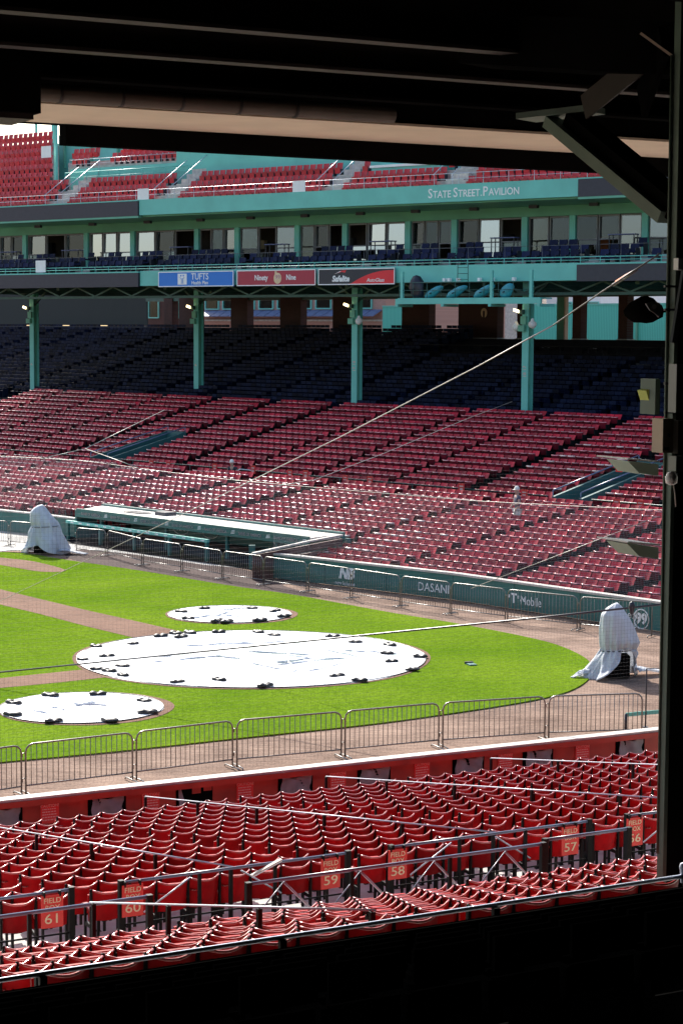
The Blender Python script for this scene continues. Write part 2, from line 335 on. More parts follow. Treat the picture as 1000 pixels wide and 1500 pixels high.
def strip(d, w, L, r0):
    n = Vector((-d.y, d.x, 0)); rows = []
    pa = [HOME + d * (r0 + (L - r0) * i / 12) + n * (w / 2 + 0.05 * math.sin(i * 2.1)) for i in range(13)]
    pb = [HOME + d * (r0 + (L - r0) * i / 12) - n * (w / 2 + 0.05 * math.sin(i * 1.7 + 1)) for i in range(13)]
    return [tuple(p)[:2] for p in pa + pb[::-1]]
sheet('base_path', strip(u1, 1.75, 45, 4.0), 0.040, M['clay'], 'reddish dirt base path running to the upper left')
sheet('base_path', strip(u3, 1.35, 30, 4.0), 0.040, M['clay'], 'reddish dirt base path running to the left edge')
sheet('coach_path', smooth_poly([tuple(gp(x, y))[:2] for x, y in ((-90, 806), (0, 818), (50, 824), (97, 837), (60, 839), (0, 829), (-90, 815))], 3), 0.041, M['clay'], 'short dirt strip in the grass by the left cover')
sheet('dark_track', smooth_poly([tuple(gp(x, y))[:2] for x, y in ((95, 806), (130, 803), (200, 812), (300, 826), (372, 838), (420, 860), (470, 874), (385, 868), (250, 843), (150, 828), (100, 818), (95, 806))], 4), 0.006, M['dirt_dark'], 'dark dirt in front of the dugout')
sheet('concrete_apron', [tuple(gp(x, y))[:2] for x, y in ((-160, 760), (0, 772), (112, 789), (200, 800), (330, 822), (372, 829), (372, 834), (300, 828), (200, 813), (130, 805), (60, 808), (4, 806), (-160, 800))], 0.010, M['concrete'], 'pale concrete apron beside the dugout')

# ---- terraces -------------------------------------------------
FB = [(1.2 + 0.83 * k, 0.05 + 0.15 * k) for k in range(14)]             # near field boxes: (t, floor)
LG = [(14.5 + 0.8 * k, 2.32 + 0.236 * k) for k in range(8)]              # near loge boxes
GS = [(21.9 + 0.8 * k, 4.40 + 0.26 * k) for k in range(14)]             # near grandstand, in the dark
def terrace(frame, prof, s0, s1, name, m, label, sign=1):
    b = MB(); vs = []; fs = []
    for t, z in prof:
        for s in (s0, s1): vs.append(frame.w(s, sign * t, z))
    for i in range(len(prof) - 1): fs.append((2 * i, 2 * i + 1, 2 * i + 3, 2 * i + 2) if sign < 0 else (2 * i, 2 * i + 1, 2 * i + 3, 2 * i + 2))
    b.add(vs, fs); return struct(b.build(name, m), label)
def steps(rows, back=0.30, front=0.52, end=None):
    prof = []
    for i, (t, z) in enumerate(rows):
        a = t - front; b = rows[i + 1][0] - front if i + 1 < len(rows) else (end or t + back)
        prof += [(a, z), (b, z)]
    return prof
prof = [(0.1, -0.02), (0.1, 0.05)] + steps(FB, end=12.72) + [(12.72, 2.20), (13.75, 2.20)]
prof = [(t, z) for t, z in prof]
terrace(NEAR, prof, -18, 16, 'near_terrace', M['concrete'], 'stepped concrete under the near field box seats', -1)
terrace(NEAR, [(13.75, 1.9)] + steps(LG, end=20.95), -18, 16, 'near_loge_terrace', M['concrete'], 'stepped concrete under the near loge seats', -1)
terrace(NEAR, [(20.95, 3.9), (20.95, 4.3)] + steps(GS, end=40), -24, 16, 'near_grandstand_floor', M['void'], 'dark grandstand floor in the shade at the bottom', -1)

FF = [(1.0 + 0.8 * k, 0.02 + 0.112 * k) for k in range(15)]             # far field boxes
FL = [(14.2 + 0.83 * k, 1.62 + 0.215 * k) for k in range(14)]           # far loge boxes
FG = [(25.9 + 0.76 * k, 4.55 + 0.207 * k) for k in range(21)]           # far grandstand
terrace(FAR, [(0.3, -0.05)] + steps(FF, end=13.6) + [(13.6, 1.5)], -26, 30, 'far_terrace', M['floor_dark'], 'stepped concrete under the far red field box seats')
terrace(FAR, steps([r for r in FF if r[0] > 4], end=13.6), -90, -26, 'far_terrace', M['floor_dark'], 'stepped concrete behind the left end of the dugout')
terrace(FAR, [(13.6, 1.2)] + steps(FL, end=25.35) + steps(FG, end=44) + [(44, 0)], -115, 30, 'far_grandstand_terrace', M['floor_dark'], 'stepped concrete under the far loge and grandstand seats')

# ---- near field wall -------------------------------------------
nwall = thing('field_wall', 'low red painted wall with pale concrete cap along the near seats', 'wall', NEAR.w(0, 0), NEAR.rz)
b = MB(); b.box(-12, 14.35, 0, 0.22, 0, 0.86); b.build('wall_panel', M['redwall'], nwall)
b = MB(); b.box(-12, 14.45, -0.10, -0.002, 0.80, 0.90); b.build('top_rail', M['redwall'], nwall)
x = -12.0
capm = MB().box(0, 2.99, -0.06, 0.20, 0.902, 0.945).mesh('cap_stone', M['cap'])
for i in range(9):
    place('cap_stone', capm, nwall, (x + 3.0 * i - 0.55, 0, 0))
# ---- our own roof, girders and column ---------------------------
roof = thing('near_roof', 'black roof deck overhead with beige soffit strip', 'roof', NEAR.w(0, 0), NEAR.rz)
RE = 13.0                                   # front edge of the roof, metres behind the near wall
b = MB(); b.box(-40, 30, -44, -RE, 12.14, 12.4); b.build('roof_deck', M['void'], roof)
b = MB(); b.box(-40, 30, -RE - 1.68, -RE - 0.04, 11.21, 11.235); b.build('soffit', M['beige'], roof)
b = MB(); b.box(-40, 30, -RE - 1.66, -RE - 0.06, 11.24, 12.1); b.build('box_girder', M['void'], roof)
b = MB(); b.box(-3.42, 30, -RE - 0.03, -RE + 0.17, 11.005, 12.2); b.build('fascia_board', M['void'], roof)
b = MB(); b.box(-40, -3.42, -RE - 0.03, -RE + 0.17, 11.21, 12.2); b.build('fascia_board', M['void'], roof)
b = MB(); b.box(-40, 30, -44.2, -44, 3, 12.4); b.build('rear_wall', M['void'], roof)  # unseen wall behind the eye, added to keep light out
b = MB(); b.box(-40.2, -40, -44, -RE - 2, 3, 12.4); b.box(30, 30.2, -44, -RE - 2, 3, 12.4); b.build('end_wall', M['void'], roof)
for t, zb, m in ((15.55, 11.33, 'void'), (16.8, 11.40, 'brownsteel'), (18.2, 11.45, 'brownsteel'), (20.9, 11.5, 'void')):
    b = MB(); b.box(-40, 30, -t - 0.09, -t + 0.09, zb, zb + 0.03); b.box(-40, 30, -t - 0.012, -t + 0.012, zb + 0.03, 12.1); b.build('girder', M[m], roof)
PT = 15.2
M['duct'] = mat('brown_duct_wrap', (0.085, 0.06, 0.045), 0.7, 0.15, 3)
s_pipe = NEAR.hit(38, 137, -PT).x, NEAR.hit(575, 165, -PT).x
pz = NEAR.hit(300, 150, -PT).z
b = MB(); b.tube([(s_pipe[0], -PT, pz), (s_pipe[1], -PT, pz)], 0.085, 12); b.build('duct', M['duct'], roof)
b = MB()
for i in range(5): b.tube([(s_pipe[0] + 0.6 * i + 0.3, -PT, pz), (s_pipe[0] + 0.6 * i + 0.33, -PT, pz)], 0.092, 12)
b.build('duct_collar', M['brownsteel'], roof)
# hanging cabinet in the top left corner
CTT = 15.8
c = NEAR.hit(38, 180, -CTT); d = NEAR.hit(-60, 180, -CTT)
hc = thing('speaker_cabinet', 'black loudspeaker cabinet hanging from the roof in the top left corner', 'speaker', NEAR.w(d.x, -CTT, c.z), NEAR.rz)
b = MB(); b.box(0, c.x - d.x, -0.4, 0.3, 0.05, 1.3); b.build('cabinet', M['void'], hc)
b = MB(); b.box(0.05, c.x - d.x - 0.05, -0.35, 0.25, 0.0, 0.048); b.build('grille', M['brownsteel'], hc)

# near column with its braces
CS, CT = -0.86, 19.9
pil = thing('steel_column', 'olive green steel column at the right edge of the picture', 'column', nw(CS, CT, 0), NEAR.rz)
b = MB(); b.box(0.0, 0.035, -0.05, 0.03, 3.8, 12.1); b.build('flange', M['olive'], pil)
b = MB(); b.box(0.235, 0.27, -0.05, 0.03, 3.8, 12.1); b.build('flange', M['olive'], pil)
b = MB(); b.box(0.036, 0.234, -0.045, 0.025, 3.8, 12.1); b.build('web', M['void'], pil)  # near-black web, with the shade between the flanges in its colour
def brace(name, p, q, w, h, m):
    P, Q = pil.matrix_world.inverted() @ p if False else None, None
    a = NEAR.l(p) - Vector((CS, -CT, 0)); c = NEAR.l(q) - Vector((CS, -CT, 0))
    bb = MB(); bb.beam(a, c, w, h); return bb.build(name, M[m], pil)
q1 = NEAR.w(CS + 0.02, -17.9, 0); q1.z = 10.98
brace('knee_brace', dp(975, 318, 16.0), dp(806, 178, 17.4), 0.14, 0.10, 'olive')
brace('knee_brace', dp(1010, 318, 15.9), dp(842, 178, 17.3), 0.24, 0.16, 'void')
brace('gusset_plate', dp(855, 157, 17.0), dp(957, 74, 16.2), 0.02, 0.22, 'brownsteel')
brace('gusset_plate', dp(940, 150, 16.6), dp(972, 60, 16.0), 0.05, 0.30, 'void')
brace('tie_rod', dp(938, 48, 16.0), dp(985, 82, 15.9), 0.02, 0.02, 'beige')
brace('haunch', dp(700, 60, 17.6), dp(1010, 75, 16.2), 0.5, 0.42, 'void')
brace('girder_seat', dp(770, 172, 17.6), dp(872, 160, 17.2), 0.35, 0.05, 'olive')
brace('tie_rod', dp(830, 192, 17.2), dp(834, 214, 17.1), 0.02, 0.02, 'olive')
b = MB(); b.tube([NEAR.l(dp(984 - (y - 80) * 0.018, y, 15.8)) - Vector((CS, -CT, 0)) for y in (80, 300, 420, 520, 700, 900, 1250)], 0.014, 6); b.build('conduit', M['olive'], pil)
def pbox(name, x0, x1, y0, y1, Y, dep, m, parent=pil, off=Vector((CS, -CT, 0))):
    a = NEAR.l(dp(x0, y1, Y)) - off; c = NEAR.l(dp(x1, y0, Y)) - off
    bb = MB(); bb.box(min(a.x, c.x), max(a.x, c.x), min(a.y, c.y), min(a.y, c.y) + dep, a.z, c.z); return bb.build(name, M[m], parent)

# ================================================================ FAR DECK: suites and pavilion over the far stand
DK = Frame((0, 104.2), -38.3)
def ds(px, py=400, t=0.0): return DK.hit(px, py, t).x
SL, SR = ds(205), ds(845)
S0, S1 = -36.0, 34.0
deck = thing('upper_deck', 'teal upper deck with suites and pavilion over the far grandstand', 'stand', DK.w(0, 0), DK.rz)
def dbox(name, m, x0, x1, y0, y1, z0, z1, parent=deck):
    b = MB(); b.box(x0, x1, y0, y1, z0, z1); return b.build(name, M[m], parent)
dbox('fascia', 'teal', SL, SR, 0, 0.3, 11.60, 12.44)
dbox('fascia', 'teal', SL, SR, -0.05, 0.3, 15.58, 16.45)
for a, c in ((S0, SL - 0.04), (SR + 0.04, S1)):
    dbox('display_board', 'charcoal', a, c, -0.12, 0.25, 11.55, 12.34)
    dbox('display_board', 'charcoal', a, c, -0.12, 0.25, 15.55, 16.38)
    dbox('board_trim', 'teal', a, c, -0.14, 0.25, 12.344, 12.42)
    dbox('board_trim', 'teal', a, c, -0.14, 0.25, 16.384, 16.45)
    dbox('board_trim', 'teal_in', a, c, -0.10, 0.25, 15.44, 15.548)
dbox('floor_slab', 'corrug_dark', S0, S1, 0.31, 26, 11.75, 12.05)
dbox('roof_slab', 'teal_in', S0, S1, 0.26, 13, 15.50, 15.72)
dbox('rear_wall', 'corrug_dark', S0, S1, 12.8, 13, 12.05, 15.5)
# terrace of the suites
for i, (y0, y1, z) in enumerate(((0.31, 1.25, 12.25), (1.25, 2.2, 12.55), (2.2, 4.2, 12.85))): dbox('suite_step', 'concrete', S0, S1, y0, y1, 12.052, z)
dbox('suite_floor', 'conc_dark', S0, S1, 4.2, 12.7, 12.052, 12.8)
WY = 4.2
dbox('lintel_beam', 'teal_in', S0, S1, WY - 0.12, WY + 0.12, 14.98, 15.49)
dbox('partition', 'interior', S0, S1, 8.0, 8.1, 12.8, 15.48)
posts = [-60, -20, 38, 128, 196, 290, 349, 437, 507, 599, 667, 770, 840, 946, 1020]
PX = [ds(p, 340, WY) for p in posts]
for i, p in enumerate(PX): dbox('post', 'teal', p - 0.17, p + 0.17, WY - 0.16, WY + 0.10, 12.85, 14.975)
# each bay: frames and panes of its own
rnd = random.Random(3)
for i in range(len(PX) - 1):
    a, c = PX[i] + 0.18, PX[i + 1] - 0.18; W = c - a
    kind = i % 2
    n = 3 if W > 2.6 else 2
    cuts = [a + W * k / n for k in range(n + 1)]
    for k in range(n):
        x0, x1 = cuts[k] + 0.03, cuts[k + 1] - 0.03
        win = thing('w', '', 'w') if False else None
        f = MB()
        for bx in ((x0, x0 + 0.06, 12.87, 14.96), (x1 - 0.06, x1, 12.87, 14.96), (x0 + 0.06, x1 - 0.06, 14.88, 14.96), (x0 + 0.06, x1 - 0.06, 12.87, 12.97)): f.box(bx[0], bx[1], WY - 0.05, WY + 0.05, bx[2], bx[3])
        mid = rnd.random() < 0.8
        if mid: f.box(x0 + 0.06, x1 - 0.06, WY - 0.045, WY + 0.045, 13.72, 13.78)
        fr = f.build('window', M['winframe'], deck)
        for (z0, z1) in (((12.97, 13.72), (13.78, 14.88)) if mid else ((12.97, 14.88),)):
            if rnd.random() < 0.22: continue               # an open door leaf
            tilt = rnd.uniform(-0.09, 0.09)
            p = MB(); p.add([(x0 + 0.06, WY - tilt, z0), (x1 - 0.06, WY + tilt, z0), (x1 - 0.06, WY + tilt + 0.02, z1), (x0 + 0.06, WY - tilt + 0.02, z1), (x0 + 0.06, WY - tilt + 0.012, z0), (x1 - 0.06, WY + tilt + 0.012, z0), (x1 - 0.06, WY + tilt + 0.032, z1), (x0 + 0.06, WY - tilt + 0.032, z1)],
                            [(0, 1, 2, 3), (5, 4, 7, 6), (0, 4, 5, 1), (3, 2, 6, 7), (0, 3, 7, 4), (1, 5, 6, 2)])
            pxm = proj(DK.w((x0 + x1) / 2, WY, 14))[0]
            p.build('pane', M['glass_mirror' if any(u < pxm < v for u, v in ((60, 82), (132, 192), (200, 215), (255, 275), (520, 600), (700, 725), (820, 838))) else ('glass', 'glass', 'glass_mid')[rnd.randrange(3)]], fr)
    for q in range(3):                                      # furniture and pictures inside
        fx0 = a + W * rnd.uniform(0.05, 0.8); fz = rnd.choice((12.85, 13.3, 13.9)); fw_ = rnd.uniform(0.3, 0.9); dbox(rnd.choice(('picture', 'cabinet', 'screen')), rnd.choice(('beige', 'ink', 'winframe', 'tan', 'white', 'orange', 'navy')), fx0, fx0 + fw_, 7.6, 7.9, fz, fz + rnd.uniform(0.4, 0.8))
    # cross wall between suites, and a dark box light
    if kind == 0: dbox('partition', 'interior', c + 0.05, c + 0.15, WY + 0.2, 7.9, 12.85, 15.4)
    dbox('spotlight', 'ink', a + W * 0.5 - 0.25, a + W * 0.5 + 0.25, WY - 1.6, WY - 1.4, 15.30, 15.46)
# rails
def rail(parent, x0, x1, y, z0, z1, step, m='railw', r=0.022, name='railing', mids=1):
    b = MB(); b.tube([(x0, y, z1), (x1, y, z1)], r, 6)
    for k in range(mids): zz = z0 + (z1 - z0) * (k + 1) / (mids + 1); b.tube([(x0, y, zz), (x1, y, zz)], r * 0.7, 5)
    n = max(1, round((x1 - x0) / step))
    for i in range(n + 1):
        xx = x0 + (x1 - x0) * i / n; b.tube([(xx, y, z0), (xx, y, z1)], r * 0.9, 5)
    return b.build(name, M[m], parent)
rail(deck, S0, S1, 0.2, 12.42, 12.72, 1.1, 'teal', 0.025)
rail(deck, S0, S1, 0.25, 12.45, 13.3, 2.2, 'winframe', 0.012, mids=0)
rail(deck, S0, S1, 0.15, 16.45, 17.0, 1.5, 'railw', 0.014)
# pavilion terraces
PV = [(1.15 + 0.9 * k, 16.15 + 0.62 * k) for k in range(9)]
xa = ds(84, 230, 4.0)
b = MB()
for i, (t, z) in enumerate(PV): b.box(S0, S1 if i < 3 else ds(80, 230, t), t - 0.55, 12.9 if i == len(PV) - 1 else t + 0.349, 15.72, z)
b.box(ds(100, 230, 4.2), S1, 4.2, 6.0, 15.72, 19.0); b.box(ds(100, 230, 6), S1, 6.0, 9.0, 15.72, 19.5)
b.build('pavilion_terrace', M['concrete'], deck)
dbox('parapet', 'teal', xa + 1.2, S1, 3.95, 4.10, 17.0, 18.85)
dbox('parapet', 'teal', ds(262, 230, 4.0), S1, 3.78, 3.94, 17.0, 19.55)
rail(deck, xa + 1.2, ds(262, 230, 4.0), 3.9, 18.85, 19.4, 1.3, 'railw', 0.014)
rail(deck, xa + 1.2, ds(250, 230, 2), 3.5, 18.0, 18.6, 0.9, 'teal', 0.03)
xr = ds(86, 225, 8.6)
dbox('rear_screen', 'teal', xr, S1, 8.6, 8.75, 17.0, 21.6)
for i in range(12): dbox('screen_post', 'teal_in', xr + 0.6 + 2.4 * i, xr + 0.72 + 2.4 * i, 8.4, 8.58, 19.5, 21.9)
xs = ds(543, 250, 2.6), ds(642, 250, 2.6)
dbox('booth', 'teal', xs[0], xs[1], 2.7, 5.6, 16.8, 17.75)
dbox('booth_cap', 'white', xs[0] - 0.1, xs[1] + 0.05, 2.6, 5.7, 17.754, 17.88)
for px in (92, 252, 492, 665):
    s = ds(px, 260, 1.5)
    b = MB()
    for i in range(8): b.box(s - 0.55, s + 0.55, 0.62 + 0.45 * i, 0.62 + 0.45 * (i + 1) - 0.002, 15.74, 16.22 + 0.31 * i)
    b.build('stair', M['cap'], deck)
    b = MB(); b.tube([(s + 0.6, 0.5, 17.0), (s + 0.6, 4.0, 19.3)], 0.02, 6); b.tube([(s - 0.6, 0.5, 17.0), (s - 0.6, 3.4, 18.9)], 0.02, 6)
    for y, z in ((0.5, 16.2), (2.2, 17.3), (3.9, 18.4)): b.tube([(s + 0.6, y, z), (s + 0.6, y, z + 0.85)], 0.018, 5)
    b.build('stair_rail', M['railw'], deck)
for px, py, y in ((68, 222, 3.0), (210, 285, 0.02), (438, 274, 0.02), (60, 410 - 20, 0.1)):
    p = DK.hit(px, py, y); dbox('notice_board', 'white', p.x - 0.42, p.x + 0.42, y - 0.04, y, p.z - 0.35, p.z + 0.35)
p = DK.hit(81, 170, 3.4); q = DK.hit(81, 236, 3.4); dbox('flag_pole', 'teal', p.x - 0.09, p.x + 0.09, 3.35, 3.5, q.z - 1.5, p.z + 4)
for i in range(9): dbox('screen_post', 'teal', S0 + 1.6 * i, S0 + 1.6 * i + 0.12, 11.85, 11.98, 21.2, 24.2)
# title on the upper fascia
xa2, xb2 = DK.hit(627, 287, -0.06), DK.hit(760, 280, -0.06); zc = 16.06; w = xb2.x - xa2.x
cap, small = 0.62, 0.48
cur = xa2.x
def fit_text(parts, x0, x1, zc, y, m, parent, gap=0.04, sx=1.0, shear=0.0, bold=0.006):
    objs = []; x = 0.0
    for s, size, dz in parts:
        if s == ' ': x += size; continue
        o = text(s, size, m, parent, (0, y, 0), align='LEFT', shear=shear, bold=bold); xs_ = [v.co.x for v in o.data.vertices]
        objs.append((o, x - min(xs_), dz, size)); x += max(xs_) - min(xs_) + gap
    k = (x1 - x0) / (x - gap)
    for o, dx, dz, size in objs:
        ys_ = [v.co.y for v in o.data.vertices]; o.scale = (k, 1, 1); o.location = (x0 + dx * k, y, zc + dz - min(ys_))
fit_text([('S', .66, 0), ('TATE', .50, 0), (' ', .12, 0), ('S', .66, 0), ('TREET', .50, 0), ('.', .5, 0), (' ', .05, 0), ('P', .66, 0), ('AVILION', .50, 0)], xa2.x, xb2.x, 15.80, -0.06, M['white'], deck)

# sponsor boards under the suites
def board(px0, px1, y0, y1, m, label):
    a, c = DK.hit(px0, y1, -0.18), DK.hit(px1, y0, -0.18); z0 = 11.52; z1 = 12.36
    o = thing('sponsor_sign', label, 'sign', DK.w(a.x, -0.18, z0), DK.rz); W = c.x - a.x; Hh = z1 - z0
    b = MB(); b.box(0, W, 0, 0.055, 0, Hh); b.build('panel', m, o)
    b = MB(); e = 0.045
    for x0, x1, q0, q1 in ((0, W, -0.001 + Hh - e, Hh + 0.004), (0, W, -0.004, e), (-0.004, e, e, Hh - e), (W - e, W + 0.004, e, Hh - e)): b.box(x0, x1, -0.012, 0.0, q0, q1)
    b.build('frame', M['white'], o); return o, W, Hh
o, W, Hh = board(232, 342, 397, 422, M['blue_sign'], 'blue TUFTS Health Plan board on the far lower fascia')
text('TUFTS', 0.50, M['white'], o, (W * 0.56, -0.006, Hh * 0.64), sx=0.92, bold=0.004)
text('Health Plan', 0.27, M['white'], o, (W * 0.56, -0.006, Hh * 0.24), bold=0.004)
b = MB(); b.box(W * 0.265, W * 0.385, -0.010, -0.001, Hh * 0.14, Hh * 0.86); ic = b.build('emblem', M['white'], o)
b = MB(); cx = W * 0.325
for sgn in (-1, 1):
    b.tube([(cx + sgn * 0.10, -0.012, Hh * 0.74), (cx + sgn * 0.10, -0.014, Hh * 0.741)], 0.001, 6)
    b.beam((cx + sgn * 0.17, -0.013, Hh * 0.62), (cx + sgn * 0.04, -0.013, Hh * 0.52), 0.01, 0.05, (0, 1, 0)); b.beam((cx + sgn * 0.055, -0.013, Hh * 0.54), (cx + sgn * 0.045, -0.013, Hh * 0.2), 0.01, 0.045, (0, 1, 0))
    b.box(cx + sgn * 0.09 - 0.04, cx + sgn * 0.09 + 0.04, -0.016, -0.0101, Hh * 0.68, Hh * 0.78)
b.build('figures', M['blue_sign'], ic)
o, W, Hh = board(347, 462, 395, 421, M['crimson_sign'], 'crimson Ninety Nine board between the blue and the black sign')
text('Ninety', 0.40, M['white'], o, (W * 0.315, -0.006, Hh * 0.5), sx=0.85, bold=0.008)
text('Nine', 0.40, M['white'], o, (W * 0.695, -0.006, Hh * 0.5), sx=0.85, bold=0.008)
b = MB(); b.prism([(W * 0.525 + 0.27 * math.cos(t), Hh * 0.46 + 0.30 * math.sin(t)) for t in [i * math.pi / 10 for i in range(20)]], 0.001, 0.008, Matrix.Rotation(R(90), 4, 'X'))
b.build('emblem', M['tan'], o); b = MB(); b.box(W * 0.49, W * 0.515, -0.008, -0.001, Hh * 0.7, Hh * 0.92); b.build('emblem_stem', M['tan'], o)
text('99', 0.36, M['white'], o, (W * 0.528, -0.010, Hh * 0.52), bold=0.010)
text('99', 0.36, M['crimson_sign'], o, (W * 0.528, -0.0145, Hh * 0.52), bold=-0.002)
o, W, Hh = board(466, 578, 393, 421, M['ink'], 'dark Safelite AutoGlass board with red swoosh, rightmost of the three signs')
pts = [(W * 0.40, 0.046), (W - 0.046, 0.046), (W - 0.046, Hh - 0.12)] + [(W * (0.975 - 0.53 * u), Hh - 0.12 - (Hh - 0.2) * u ** 2.2) for u in [i / 10 for i in range(1, 11)]]
b = MB(); b.prism(pts, 0.001, 0.006, Matrix.Rotation(R(90), 4, 'X')); b.build('swoosh', M['bright_red'], o)
text('Safelite', 0.42, M['white'], o, (W * 0.30, -0.010, Hh * 0.36), shear=0.2, bold=0.016, sx=0.95)
text('AutoGlass', 0.27, M['white'], o, (W * 0.755, -0.012, Hh * 0.26), shear=0.2, bold=0.002)
b = MB(); b.prism([(W * 0.22, Hh * 0.68), (W * 0.30, Hh * 0.86), (W * 0.375, Hh * 0.90), (W * 0.355, Hh * 0.74), (W * 0.315, Hh * 0.80)], 0.001, 0.007, Matrix.Rotation(R(90), 4, 'X')); b.build('flash', M['bright_red'], o)
b = MB(); b.prism([(W * 0.215, Hh * 0.66), (W * 0.29, Hh * 0.84), (W * 0.305, Hh * 0.82)], 0.008, 0.010, Matrix.Rotation(R(90), 4, 'X')); b.build('flash_line', M['white'], o)

# lattice girder under the deck
gird = thing('lattice_girder', 'dark green lattice girder under the lower fascia', 'girder', DK.w(0, 1.2), DK.rz)
b = MB(); b.box(S0, S1, -0.10, 0.10, 10.92, 11.06); b.build('bottom_chord', M['green_dim'], gird)
b = MB(); b.box(S0, S1, -0.10, 0.10, 11.58, 11.74); b.build('top_chord', M['green_dim'], gird)
k = 0; x = S0
while x < S1 - 1.5:
    bb = MB(); bb.beam((x, 0, 11.06 if k % 2 else 11.58), (x + 1.5, 0, 11.58 if k % 2 else 11.06), 0.09, 0.09, (0, 1, 0)); bb.build('lattice_bar', M['green_dim'], gird); x += 1.5; k += 1
for i in range(16):
    x = S0 + 4.4 * i
    b = MB(); b.box(x - 0.11, x + 0.11, 0.12, 24, 11.42, 11.73); b.build('cross_beam', M['green_dim'], gird)

# stand profile for placing things on the far stand
def far_floor(t):
    for rows, end in ((FG, 60), (FL, 25.35), (FF, 13.6)):
        if t >= rows[0][0] - 0.52:
            z = rows[0][1]
            for tt, zz in rows:
                if t >= tt - 0.52: z = zz
            return z
    return 0.0
def far_hit(px, py):
    d = ray(px, py); k = 60.0
    while k < 170:
        p = E0 + d * k; l = FAR.l(p)
        if p.z < far_floor(l.y): return p
        k += 0.05
    return E0 + d * 110

COLS = [(51, 580), (291, 583), (522, 604), (771, 619)]
col_words = ['left', 'second from the left', 'third from the left', 'right']
for i, (px, py) in enumerate(COLS):
    p = far_hit(px, py); top = 11.7
    o = thing('grandstand_column', 'teal steel column of the far deck, ' + ('leftmost of four' if i == 0 else 'rightmost of four' if i == 3 else nth(i + 1) + ' of four from the left'), 'column', (p.x, p.y, p.z), DK.rz, 'columns of the far deck')
    hgt = top - p.z
    b = MB(); b.box(-0.19, 0.19, -0.24, -0.19, 0, hgt); b.build('flange', M['teal'], o)
    b = MB(); b.box(-0.19, 0.19, 0.19, 0.24, 0, hgt); b.build('flange', M['teal'], o)
    b = MB(); b.box(-0.015, 0.015, -0.19, 0.19, 0, hgt); b.build('web', M['teal_in'], o)
    for sg in (-1, 1):
        b = MB(); b.beam((0, 0, hgt - 1.0), (sg * 1.25, 0, hgt - 0.1), 0.12, 0.12, (0, 1, 0)); b.build('knee_brace', M['green_dim'], o)
    zz = hgt - (1.35 if i < 3 else 1.7)
    b = MB(); b.box(-0.22, -0.02, -0.50, -0.30, zz, zz + 0.22); fl = b.build('floodlight', M['green_dim'], o)
    b = MB(); b.add([(-0.56, -0.52, zz + 0.16), (-0.20, -0.56, zz + 0.06), (-0.20, -0.52, zz + 0.19), (-0.56, -0.48, zz + 0.29)], [(0, 1, 2, 3)]); b.add([(-0.56, -0.48, zz + 0.16), (-0.20, -0.50, zz + 0.06), (-0.20, -0.46, zz + 0.19), (-0.56, -0.44, zz + 0.29)], [(3, 2, 1, 0)]); b.build('lens', M['lamp'], fl)
    b = MB(); b.box(-0.30, 0.05, -0.46, -0.25, zz - 0.85, zz - 0.55); b.box(-0.2, 0.12, -0.40, -0.25, zz - 0.5, zz - 0.1); b.build('bracket', M['teal_in'], o)
    if i >= 2:
        for (dx, dz) in (((0.36, -0.75),) if i == 2 else ((-0.5, -0.7), (0.45, -0.55))):
            b = MB(); b.lathe([(0.02, 0.36), (0.06, 0.34), (0.10, 0.22), (0.20, 0.14), (0.21, 0.02), (0.15, -0.10), (0.02, -0.16)], 12, Matrix.Translation((dx, -0.3, zz + dz))); b.build('camera_dome', M['white'], o)
    text(['P', 'P', '19 18', '18 17'][i], 0.26, M['pink_text'], o, (0, -0.246, hgt * (0.30 if i < 2 else 0.36)), rot=(R(90), R(-90), 0))

# ---- rear of the far grandstand -----------------------------------
RT = 43.4
def fx(px, t, py=470): return FAR.hit(px, py, t).x
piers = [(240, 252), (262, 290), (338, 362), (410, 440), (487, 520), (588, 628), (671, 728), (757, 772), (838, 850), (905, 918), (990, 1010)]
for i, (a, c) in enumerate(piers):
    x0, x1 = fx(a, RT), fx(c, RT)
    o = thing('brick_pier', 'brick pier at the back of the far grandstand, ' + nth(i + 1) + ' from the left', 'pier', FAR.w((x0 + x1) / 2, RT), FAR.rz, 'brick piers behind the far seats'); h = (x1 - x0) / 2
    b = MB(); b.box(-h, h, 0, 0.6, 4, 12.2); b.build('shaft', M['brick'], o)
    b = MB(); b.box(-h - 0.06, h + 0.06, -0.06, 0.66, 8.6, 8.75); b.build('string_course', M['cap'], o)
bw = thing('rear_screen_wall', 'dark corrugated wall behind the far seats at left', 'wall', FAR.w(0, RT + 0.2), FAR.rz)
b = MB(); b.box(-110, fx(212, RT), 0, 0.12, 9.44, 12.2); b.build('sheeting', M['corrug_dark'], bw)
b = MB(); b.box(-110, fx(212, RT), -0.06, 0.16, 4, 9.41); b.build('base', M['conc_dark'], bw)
b = MB(); b.box(fx(212, RT) , 40, -0.1, 0.6, 11.25, 12.2); b.build('head_beam', M['green_dim'], bw)
